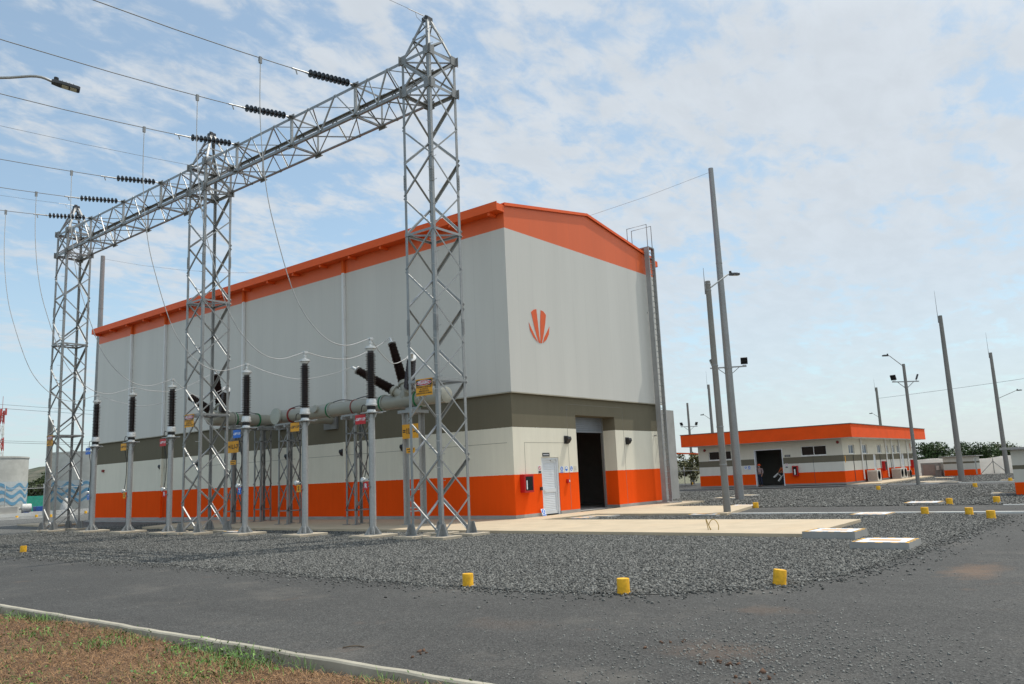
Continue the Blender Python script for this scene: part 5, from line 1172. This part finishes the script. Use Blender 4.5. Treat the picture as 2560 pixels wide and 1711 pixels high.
spec = [(31, 128, 4.6, 5.4, 'olive tree on the far left, left one before the hill'), (34.2, 128, 6.0, 5.6, 'olive tree on the far left, in the middle before the hill'), (37.2, 127, 8.0, 6.4, 'tallest olive tree on the far left, next to the second wave tank'), (28, 131, 4.2, 5.6, 'low olive tree on the far left, behind the first wave tank'), (40.5, 126, 7.0, 6, 'olive tree on the far left, behind the second wave tank')]
for i, (x, y, h, w, lb) in enumerate(spec): tree(lb, x, y, h, w, 'leafM', 3600, 80+i, 0, .03, .26, group='trees before the far left hill')
struct('far_shrubbery', MB().box(0, 0, -5, 1, 1, -4), 'field'); bpy.data.objects.remove(bpy.data.objects['far_shrubbery'])
rs = np.random.default_rng(77)
xs = np.concatenate([np.stack([rs.uniform(100, 112, 5200), rs.uniform(-60, 25, 5200)], 1), np.stack([rs.uniform(10, 60, 3000), rs.uniform(136, 150, 3000)], 1)])
hh = 2.0+.5*np.sin(xs[:, 1]*.5)+.5*np.sin(xs[:, 0]*.9); zz_ = np.where(xs[:, 0] > 90, hh*.95, hh*.75)*rs.random(len(xs))**.6
leaf_faces('far_undergrowth', np.column_stack([xs, zz_]), .15, .34, 'leafM', .9)['kind'] = 'stuff'
t = thing('shade_sail', 'orange shade sail roof showing between the fire wall and the service building', 'canopy', (47.5, 17, 0))
part('fabric', MB().prism([(0, 0), (5.0, -.1), (5.0, .02), (0, .14)], (45.2, 19.5, 3.25), V((.33, -.94, -.05)).normalized(), Z, V((1, .3, 0)).normalized(), 2.5), 'orange', t)
part('post', MB().tube([(46.8, 17.2, -.1), (46.8, 17.2, 3.2)], .05, 8).tube([(47.9, 18.2, -.1), (47.9, 18.2, 3.2)], .05, 8), 'galv2', t)
# ------------------------------------------------------------------ people and chair
def skin_mesh(name, chains, mat, parent, off, sub=1):
    """one continuous skinned surface from chains of (x, y, z, radius); chains that share a point are welded there"""
    vs, es, rr, ix = [], [], [], {}
    for ch in chains:
        last = None
        for x, y, z, r in ch:
            k = (round(x, 3), round(y, 3), round(z, 3))
            if k not in ix: ix[k] = len(vs); vs.append((x, y, z)); rr.append(r)
            if last is not None and last != ix[k]: es.append((last, ix[k]))
            last = ix[k]
    me = bpy.data.meshes.new(name); me.from_pydata(vs, es, []); o = bpy.data.objects.new(name, me); COL.objects.link(o)
    m = o.modifiers.new('skin', 'SKIN'); m.use_smooth_shade = True
    for i, r in enumerate(rr):
        s = me.skin_vertices[0].data[i]; s.radius = (r, r); s.use_root = i == 0
    sb = o.modifiers.new('smooth', 'SUBSURF'); sb.levels = sub; sb.render_levels = sub
    dg = bpy.context.evaluated_depsgraph_get(); m2 = bpy.data.meshes.new_from_object(o.evaluated_get(dg)); bpy.data.objects.remove(o)
    m2.name = name; m2.materials.clear(); m2.materials.append(MT[mat]); m2.shade_smooth()
    o2 = bpy.data.objects.new(name, m2); COL.objects.link(o2); o2.parent = parent; return o2
def person(label, loc, rz, shirt, trousers, rh, lh, helmet=True, mask=False):
    """standing figure 1.68 m tall facing -X before rotation; rh / lh are the hand positions"""
    t = thing('person', label, 'person', loc); t.rotation_euler = (0, 0, rz)
    hips = (0, 0, .92); chest = (-.01, 0, 1.22); neck = (0, 0, 1.40)
    def arm(s, h):
        sh = V((0, s*.19, 1.34)); h = V(h); e = sh.lerp(h, .52)+V((.06, s*.05, -.03)); return sh, e, h
    ch = [[(*hips, .13), (0, 0, 1.05, .12), (*chest, .135), (0, 0, 1.36, .08), (*neck, .052), (-.005, 0, 1.47, .06), (-.015, 0, 1.54, .088), (-.005, 0, 1.62, .075)]]
    for s, h in ((-1, rh), (1, lh)):
        sh, e, h = arm(s, h); d = (h-e).normalized(); ch.append([(0, 0, 1.36, .08), (*sh, .062), (*e, .045), (*(h-d*.02), .03)])
        ch.append([(*(h-d*.02), .03), (*(h+d*.04), .036), (*(h+d*.08), .034)])
        a = d.cross(V((1, 0, .2))).normalized()
        for k in range(4):
            b0 = h+d*.08+a*(k-1.5)*.02; l = (.075, .085, .08, .062)[k]; ch.append([(*(h+d*.08), .034), (*b0, .010), (*(b0+d*l*.55), .009), (*(b0+d*l*.9+V((-.02, 0, 0))), .0085)])
        ch.append([(*(h+d*.04), .036), (*(h+d*.06+a*.045), .011), (*(h+d*.10+a*.055), .010)])
    for s in (-1, 1): ch.append([(*hips, .13), (0, s*.09, .84, .092), (-.015, s*.10, .47, .056), (.01, s*.105, .10, .042), (-.02, s*.105, .045, .045), (-.16, s*.115, .035, .034)])
    body = skin_mesh('body', ch, 'skin', t, loc, 1)
    tr = [[(.0, 0, .99, .145), (*hips, .148)]]
    for s in (-1, 1): tr.append([(*hips, .148), (0, s*.09, .83, .108), (-.015, s*.10, .47, .078), (.01, s*.105, .08, .072)])
    skin_mesh('trousers', tr, trousers, t, loc, 1)
    sv = [[(0, 0, .93, .152), (0, 0, 1.08, .145), (*chest, .155), (0, 0, 1.36, .098), (0, 0, 1.40, .068)]]
    for s, h in ((-1, rh), (1, lh)):
        sh, e, h = arm(s, h); sv.append([(0, 0, 1.36, .098), (*sh, .078), (*e, .06), (*e.lerp(h, .62), .046)])
    skin_mesh('shirt', sv, shirt, t, loc, 1)
    L0 = V(loc); Rm = Matrix.Rotation(0, 4, 'Z')
    def hp(nm, mb, mat): o = part(nm, mb, mat, None, smooth=60); o.parent = t; return o
    m = MB()
    for s in (-1, 1): m.ball((-.02, s*.105, .035), .05, 10, 6, (2.4, .95, .75))
    hp('shoes', m, 'black')
    hp('nose', MB().ball((-.106, 0, 1.535), .016, 8, 5, (1, .8, 1.3)), 'skin'); hp('eyes', MB().ball((-.092, -.032, 1.555), .011, 8, 5).ball((-.092, .032, 1.555), .011, 8, 5), 'black')
    hp('ears', MB().ball((-.01, -.09, 1.54), .026, 8, 5, (.7, .4, 1)).ball((-.01, .09, 1.54), .026, 8, 5, (.7, .4, 1)), 'skin'); hp('mouth', MB().ball((-.096, 0, 1.495), .02, 8, 4, (.4, 1.1, .3)), 'redring')
    hp('hair', MB().ball((.012, 0, 1.565), .098, 12, 8, (1, .98, .95)), 'black')
    if helmet: hp('helmet', MB().lathe([(.15, 1.585), (.152, 1.60), (.118, 1.605), (.112, 1.66), (.075, 1.70), (.03, 1.715)], (-.012, 0, 0), Z, 20).box(-.19, -.08, 1.588, -.10, .08, 1.60), 'hat')
    if mask: hp('face_mask', MB().ball((-.075, 0, 1.495), .05, 10, 6, (.7, 1.1, .9)), 'white')
    return t
person('person in orange hard hat and white mask standing in the dark doorway', (36.72, 4.82, .016), 0, 'plaid', 'navy', (-.16, -.22, .86), (-.05, .27, .80), True, True)
person('person in orange vest holding a white chair in the dark doorway', (36.98, 3.02, .016), -.3, 'vest', 'navy', (-.30, -.02, 1.05), (-.26, .30, 1.0), False)
person('person in an orange hard hat just inside the open roller door of the hall', (4.64, 1.2, .012), 1.2, 'vest', 'navy', (-.22, -.12, 1.05), (-.12, .26, .85), True)
t = thing('plastic_chair', 'white plastic chair held tilted in the dark doorway of the service building', 'chair', (36.85, 3.3, .8)); t.rotation_euler = (.75, .1, .2)
part('seat', MB().box(36.64, 3.1, .8, 37.06, 3.52, .825), 'chair', t, bev=.01)
for sx_, sy_ in ((-1, -1), (1, -1), (-1, 1), (1, 1)): part('leg', MB().bar((36.85+sx_*.18, 3.31+sy_*.18, .8), (36.85+sx_*.22, 3.31+sy_*.22, .38), .04), 'chair', t)
part('backrest', MB().box(36.64, 3.10, 1.15, 37.06, 3.13, 1.24).box(36.64, 3.10, .95, 37.06, 3.13, 1.03).box(36.64, 3.1, .825, 36.69, 3.13, 1.24).box(37.01, 3.1, .825, 37.06, 3.13, 1.24), 'chair', t)
# ------------------------------------------------------------------ litter on the road
solo('dry_twig', MB().tube(smoothpath([(-18.9, -12.6, -.1), (-18.85, -12.66, -.09), (-18.78, -12.70, -.095), (-18.76, -12.78, -.1)]), .007, 5), 'bark', 'small dry twig lying on the asphalt near the verge kerb', 'twig')
solo('dark_stone', MB().ball((-23.2, -9.9, .0), .09, 8, 6, (1.2, .9, .7)), 'dark', 'dark lump lying in the dry grass at the left edge', 'stone')
